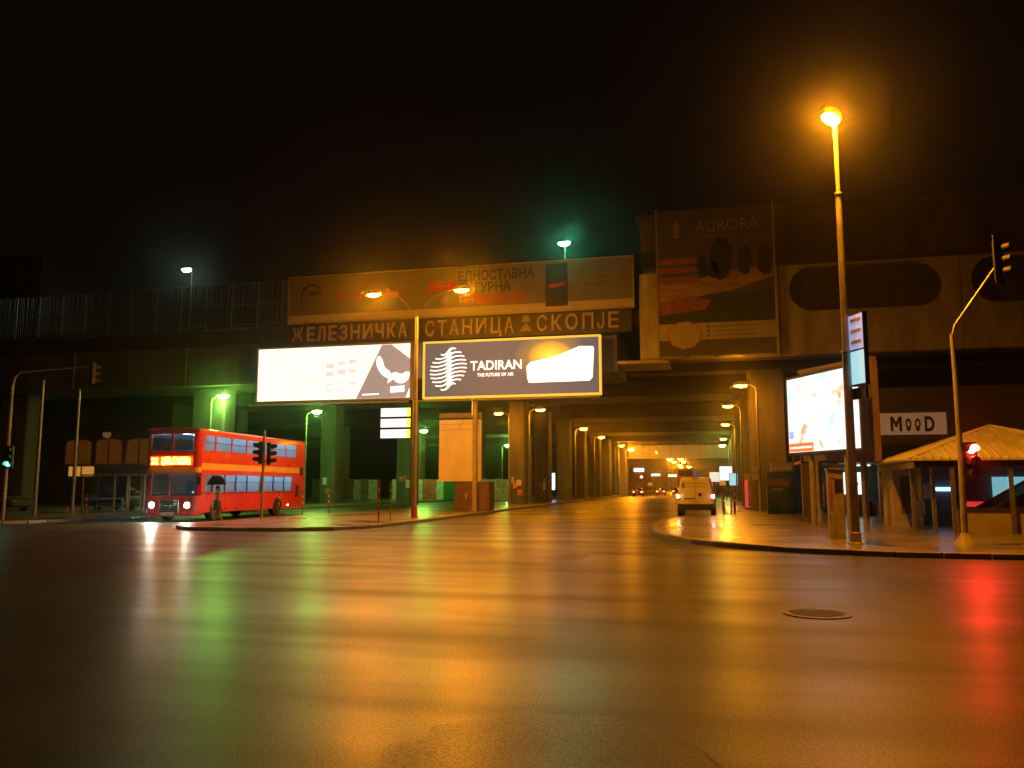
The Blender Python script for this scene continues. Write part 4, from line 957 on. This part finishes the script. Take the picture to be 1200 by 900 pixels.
for x, c_, z, sz in ((-.12,'O',.3,.62),(.28,'O',.3,.62),(.78,'D',.17,.95)): text(c_,sz,.004,'letter','print_black',ms,'CENTER',.42 if sz>.8 else .26,(x,-.008,z),bold=.035)
for x in (-.12,.28): MB().prism([(x-.13,.28),(x+.13,.28),(x,.14)],'y',-.008,-.002).build('letter_mark','print_black',ms)
MB().bbox(-1.6,1.6,.125,.3,-.2,1.1,.02).build('backing','recess',ms)
for x in (-1.3,1.3): MB().box(x-.06,x+.06,.31,3.93,.4,.52).build('bracket','dark_metal',ms)
# kiosk with hipped corrugated roof over the stairs
ks = thing('stair_kiosk','low pavilion with hipped corrugated roof over the subway stairs','kiosk',(0,0,.12))
ev, rz_ = 2.45, 3.7; x0,x1,y0,y1 = 6.3,13.4,30.1,36.6; ra, rb, rcy = 9.7, 9.75, 33.4
th = .05
def slope(a,b,c,d): return [a,b,c,d]
corners = dict(A=(x0,y0,ev),B=(x1,y0,ev),C=(x1,y1,ev),D=(x0,y1,ev),E=(ra,rcy,rz_),F=(rb,rcy,rz_))
for nm, fs in (('front',('A','B','F','E')),('back',('C','D','E','F')),('left',('D','A','E')),('right',('B','C','F'))):
    p = MB(); top = [Vector(corners[k]) for k in fs]; bot = [v-Vector((0,0,.06)) for v in top]; n=len(top)
    p.v = [tuple(v) for v in top+bot]; p.f = [tuple(range(n)),tuple(range(n,2*n))[::-1]]+[(k,(k+1)%n,n+(k+1)%n,n+k) for k in range(n)]
    s_ = p.build('roof_slope','roof_tin',ks)
def rib(a, b): 
    a, b = Vector(a), Vector(b); return MB().tube([a+Vector((0,0,.012)), b+Vector((0,0,.012))],.035,5).build('roof_rib','roof_tin',ks)
k = 0; xx = x0+.2
while xx < x1-.1:                       # ribs run up the front slope
    if xx < ra: t_ = (xx-x0)/(ra-x0)
    elif xx > rb: t_ = (x1-xx)/(x1-rb)
    else: t_ = 1
    rib((xx,y0-.02,ev),(xx,y0+(rcy-y0)*t_,ev+(rz_-ev)*t_)); xx += .25
yy = y0+.2
while yy < y1-.1:
    t_ = (yy-y0)/(rcy-y0) if yy<rcy else (y1-yy)/(y1-rcy); rib((x0-.02,yy,ev),(x0+(ra-x0)*t_,yy,ev+(rz_-ev)*t_)); yy += .25
for a,b in (('A','E'),('D','E'),('E','F'),('B','F')): MB().tube([Vector(corners[a])+Vector((0,0,.02)),Vector(corners[b])+Vector((0,0,.02))],.05,6).build('ridge_cap','roof_tin',ks)
MB().box(x0+.15,x1-.15,y0+.15,y0+.3,2.15,2.39).build('front_beam','dark_metal',ks); MB().box(x0+.15,x0+.3,y0+.302,y1-.15,2.15,2.39).build('side_beam','plaster',ks)
MB().box(6.5,7.35,34.2,36.3,0,2.39).build('plaster_wall','plaster',ks)
MB().box(6.75,7.25,34.19,34.198,.5,1.9).build('door','concrete',ks)
for x,y in ((6.55,31.2),(7.15,31.0),(7.6,30.35),(9.35,30.35),(11.2,30.35),(13.1,30.35)): MB().box(x-.06,x+.06,y-.06,y+.06,0,2.15).build('post','galv',ks)
MB().prism([(7.75,0),(13,0),(13,2.1),(11.3,2.1),(8.75,.8),(7.75,.76)],'y',30.5,30.65).build('parapet','plaster',ks)
for a,b in ((7.7,9.25),(9.45,11.2)): MB().box(a,b,30.38,30.395,.85,2.14).build('pane','glass',ks)
MB().prism([(8.6,.8),(9.3,.8),(12.2,2.2),(11.0,2.2)],'y',31.4,31.9).build('stair_cover','black',ks)
MB().box(7.9,15,36.0,36.1,0,2.3).build('back_wall','recess',ks); MB().box(10.4,13.8,35.85,35.95,1.1,1.9).build('shop_window','shop_cold',ks); MB().box(8.15,9.0,35.85,35.95,1.35,1.5).build('lit_sign','shop_blue',ks); MB().box(9.1,10.2,35.8,35.9,.75,.95).build('red_strip','neon_red',ks); pass
for x,z in ((7.15,.5),(7.4,1.1),(8.4,.8),(10.0,.95)): MB().box(x,x+.25,33.4,33.45,z,z+.5).build('shelf_item',('print_orange','graffiti_red','shop_warm','paint_white')[int(x)%4],ks)
MB().ell((10.45,31.2,1.1),.06,.06,.06).build('floor_lamp','white_lamp',ks)
# ================================================================ left side: building, shelter, poles
lb = thing('station_annexe','dark low building with dim arched windows behind the bus stop','building',(0,60,.12))
MB().box(-66,-44,.3,8,0,8.4).build('wall','concrete_dark',lb); MB().box(-66.2,-43.8,.0,.295,6.1,6.4).build('cornice','concrete_dark',lb)
for x, arch in ((-53.0,0),(-49.95,1),(-46.95,1)):
    o = [(x-1.25,3.45),(x+1.25,3.45)] + [(x+1.25*math.cos(R(a)),5.0+(.55 if arch else .5)*math.sin(R(a))**.6) for a in range(0,181,15)]
    f = MB().prism(o,'y',.22,.29).build('arched_window','window_dim',lb); MB().box(x-.04,x+.04,.16,.219,3.45,5.5).build('glazing_bar','dark_metal',f); MB().box(x-1.35,x+1.35,.1,.29,3.3,3.44).build('sill','concrete',f)
for x in (-53.85,-52.5): MB().box(x,x+1.15,.24,.29,2.4,3.22).build('lit_window','window_warm',lb)
for k in range(5):
    x = -50.0+k*.8+4.6; MB().prism([(x-.25,3.6),(x+.3,3.6),(x-.05,5.5),(x-.55,5.5)],'y',-.1,.28).build('slanted_fin','fin_orange',lb)
pass; pass
MB().lathe([(.001,-.05),(.3,-.05),(.34,.2)],16,(-50.2,.1,5.95),'y').build('round_sign','sign_dim',lb)
MB().box(-47,-44.1,-.8,.29,3.0,3.15).build('canopy','concrete_dark',lb)
bs = thing('bus_shelter','glazed bus shelter with pale thin frame behind the red bus','bus shelter',(-36,44,.12))
for x in (-2.2,.1,1.0,2.2):
    for y in (0,1.3): MB().bbox(x-.04,x+.04,y-.04,y+.04,0,2.2,.008).build('post','frame_metal',bs)
MB().bbox(-2.35,2.35,-.15,1.5,2.2,2.28,.02).build('roof','frame_metal',bs)
for a,b in ((-2.15,.05),(1.05,2.15)): MB().box(a,b,1.29,1.31,.2,2.1).build('pane','glass_dark',bs)
MB().bbox(-2.0,0,.9,1.25,.42,.47,.01).build('bench','brick_brown',bs); MB().box(-1.9,.0,1.315,1.34,.25,2.1).build('back_panel','graffiti_dark',bs)
for x, y, h, lab in ((-34.3,36.2,7.0,'thick grey pole behind the left mast arm signal'),(-36.6,41.4,7.2,'thin grey lamp post beside the parked cars')):
    t = thing('pole',lab,'pole',(x,y,.12)); MB().tube([(0,0,0),(0,0,h)],.11,10,.07).build('shaft','galv',t,True); MB().lathe([(.2,0),(.2,.03),(.14,.05),(.13,.25)],12).build('base','galv',t,True); MB().lathe([(.075,h),(.08,h+.05),(.02,h+.1)],10).build('cap','galv',t)
def barrier(loc, rz, L_, label, m='galv'):
    t = thing('guard_rail',label,'guard rail',loc,rz,'guard rails along the footways'); 
    for s in (0,1): MB().tube([(s*L_,0,0),(s*L_,0,.9)],.028,8).build('post',m,t,True)
    MB().tube([(-.02,0,.9),(L_+.02,0,.9)],.028,8).build('rail',m,t,True); MB().tube([(0,0,.5),(L_,0,.5)],.02,6).build('rail',m,t,True); return t
barrier((-34.2,33.8,.12),R(20),1.6,'guard rail at the left edge behind the mast arm signal'); barrier((-33.4,38.5,.12),R(5),2.4,'guard rail in front of the dark green car'); barrier((-31.2,36.0,.12),R(60),1.9,'guard rail left of the red post by the bus front')
barrier((.75,48.6,.12),R(88),2.2,'guard rail right of the pale van','painted_pole')
def bollard(loc, label, m, h=1.0, r=.05, group='posts on the footways'):
    t = thing('bollard',label,'bollard',loc,0,group); MB().tube([(0,0,0),(0,0,h)],r,10).build('shaft',m,t,True); MB().lathe([(r,h),(r*.9,h+.03),(r*.4,h+.06)],10).build('cap',m,t,True); MB().lathe([(r+.03,0),(r+.03,.02),(r,.04)],10).build('foot','galv',t)
    for z in (.55,.8): MB().lathe([(r+.002,h*z-.05),(r+.004,h*z),(r+.002,h*z+.05)],10).build('band','paint_white',t)
bollard((-30.4,35.3,.12),'red post at the left kerb beside the bus front','print_red',1.1,.05)
bollard((-13.75,32.7,.12),'taller red post at the island tip left of the twin lamp','print_red',1.75,.035); bollard((-13.6,33.6,.12),'thin post just left of the twin lamp pole','painted_pole',1.7,.03)
bollard((.35,48.3,.12),'red post immediately right of the van','print_red',1.35,.06); bollard((.95,48.6,.12),'second red post right of the van','print_red',1.35,.06)
for k,(x,y) in enumerate(((-20.9,37.2),(-21.1,40),(-21.1,43))): bollard((x,y,.12),('nearest','middle','farthest')[k]+' thin brown post along the island edge by the bus side','brick_brown',1.25,.03)
# corrugated hoarding covered in graffiti
gf = thing('graffiti_fence','row of upright corrugated panels with red and white graffiti under the viaduct','fence',(0,93.2,0))
xx = -48; k = 0; rg = random.Random(4)
while xx < -21.6:
    w_ = rg.uniform(.75,1.15); m = ('graffiti_dark','graffiti_pale','graffiti_dark')[rg.randrange(3)] if xx<-36 else ('graffiti_red','graffiti_red','graffiti_pale')[rg.randrange(3)] if xx<-32 else 'graffiti_pale'
    if not (-40 < xx < -38.2):
        b = MB(); top = 2.5+rg.uniform(-.05,.08); b.box(xx+.02,xx+w_-.02,0,.04,.05,top); b.box(xx+.02,xx+.1,-.05,-.001,.05,top)
        b.build('panel',m,gf)
    xx += w_; k += 1
sg = thing('green_box','low green-lit box standing behind the graffiti fence','cabinet',(-29.5,92.5,0)); MB().bbox(-1.4,1.4,0,1.2,0,3.2,.05).build('body','print_green',sg); MB().bbox(-1.5,1.5,-.1,1.3,3.2,3.3,.03).build('lid','plaster',sg)
# lit things beyond the underpass
far_l = ((-15.2,170,4.55,5.4,2.2,'lit_glow','first white lit panel beyond the far bridge at left'),(-12.2,175,3.75,4.35,2,'lit_glow','second white lit panel beyond the far bridge'),(-9.2,185,3.7,4.3,2.2,'lit_glow','third white lit panel beyond the far bridge'),(-6.3,195,3.4,4.1,2.2,'lit_glow','fourth white lit panel beyond the far bridge'),(-3.8,205,3.2,3.9,2,'lit_glow','fifth white lit panel nearest the far bus'))
for x,y,z0,z1,w_,m,lab in far_l:
    t = thing('lit_sign',lab,'sign',(x,y,0),0,'row of white lit panels beyond the underpass'); MB().bbox(-w_/2,w_/2,0,.2,z0,z1,.03).build('case','dark_metal',t); MB().box(-w_/2+.05,w_/2-.05,-.006,-.001,z0+.04,z1-.04).build('lit_face',m,t); MB().tube([(0,.1,0),(0,.1,z0)],.06,6).build('post','galv',t)
for x,y,z0,z1,w_,m,lab in ((1.1,101,2.2,3.9,1.5,'lit_glow','bright white lit advert board at the right of the underpass'),(-.2,112,2.1,3.4,1.4,'lit_cream','yellowish lit advert board just right of the far bus'),(1.7,88,1.6,2.9,.9,'shop_cold','bluish lit board beside the right underpass columns')):
    t = thing('advert_board',lab,'sign',(x,y,.12),0,'lit boards along the right of the underpass'); MB().bbox(-w_/2,w_/2,0,.2,z0,z1,.03).build('case','dark_metal',t); MB().box(-w_/2+.04,w_/2-.04,-.006,-.001,z0+.04,z1-.04).build('lit_face',m,t); MB().tube([(0,.1,0),(0,.1,z0)],.06,6).build('post','galv',t)
fs = thing('traffic_signal','far red traffic signal beyond the underpass','traffic light',(-14.2,164,0)); MB().tube([(0,0,0),(0,0,4)],.06,6).build('pole','galv',fs); h = MB().bbox(-.25,.25,0,.2,2.6,3.9,.03).build('signal_head','black',fs); MB().ell((0,-.02,3.5),.2,.06,.2).build('lens','signal_far',h); pass
bl = thing('lit_sign','narrow upright blue-white lit panel between the left underpass columns','sign',(-19.1,99,0)); MB().bbox(-.22,.22,0,.15,1.2,3.3,.02).build('case','dark_metal',bl); MB().box(-.18,.18,-.006,-.001,1.25,3.25).build('lit_face','pole_cold',bl); pass; MB().tube([(0,.07,0),(0,.07,1.2)],.05,6).build('post','galv',bl)
# low buildings closing the street far away
for k,(x,y,w_,h_) in enumerate(((-60,330,50,9),(20,300,40,8),(-20,430,60,10))):
    t = thing('far_building',('long dark building far behind the left underpass','dark building far behind the right underpass columns','dark building closing the far end of the street')[k],'building',(x,y,0)); MB().box(-w_/2,w_/2,0,10,0,h_).build('wall','concrete_dark',t); MB().box(-w_/2-.3,w_/2+.3,-.3,10.3,h_+.003,h_+.5).build('roof','concrete_dark',t)
    for j in range(int(w_/5)): MB().box(-w_/2+1+j*5,-w_/2+3.2+j*5,-.05,-.003,2,3.6).build('window','window_dim' if j%3 else 'window_warm',t)

# bills and sprayed marks on the near columns
rq = random.Random(21)
for x, y, n in ((3.35,55.86,5),(-17.2,71.96,4),(-17.2,82.46,3),(-35.2,52.2,3),(-35.1,70.96,3),(-27.5,70.96,3)):
    for k in range(n):
        w_, h_ = rq.uniform(.25,.5), rq.uniform(.3,.7); px, pz = x+rq.uniform(-.45,.45), rq.uniform(1.0,2.5)
        MB().box(px-w_/2,px+w_/2,y-.03-k*.004,y-.026-k*.004,pz-h_/2,pz+h_/2).build('bill',('print_cream','graffiti_red','paint_white','print_grey','graffiti_dark')[rq.randrange(5)],via)
# ================================================================ thin volume added for lamp halos, in place of lens glare
m = bpy.data.materials.new('halo_haze'); m.use_nodes = True; nt = m.node_tree
nt.nodes.remove(nt.nodes['Principled BSDF'])
pv = nt.nodes.new('ShaderNodeVolumePrincipled'); pv.inputs['Color'].default_value = (.95,.95,.95,1); pv.inputs['Density'].default_value = .0005; pv.inputs['Anisotropy'].default_value = .96
nt.links.new(pv.outputs[0], nt.nodes['Material Output'].inputs['Volume'])
M['halo_haze'] = m
hz = MB().box(-705,705,-305,905,-1,23).build('halo_haze', 'halo_haze'); hz['kind'] = 'stuff'
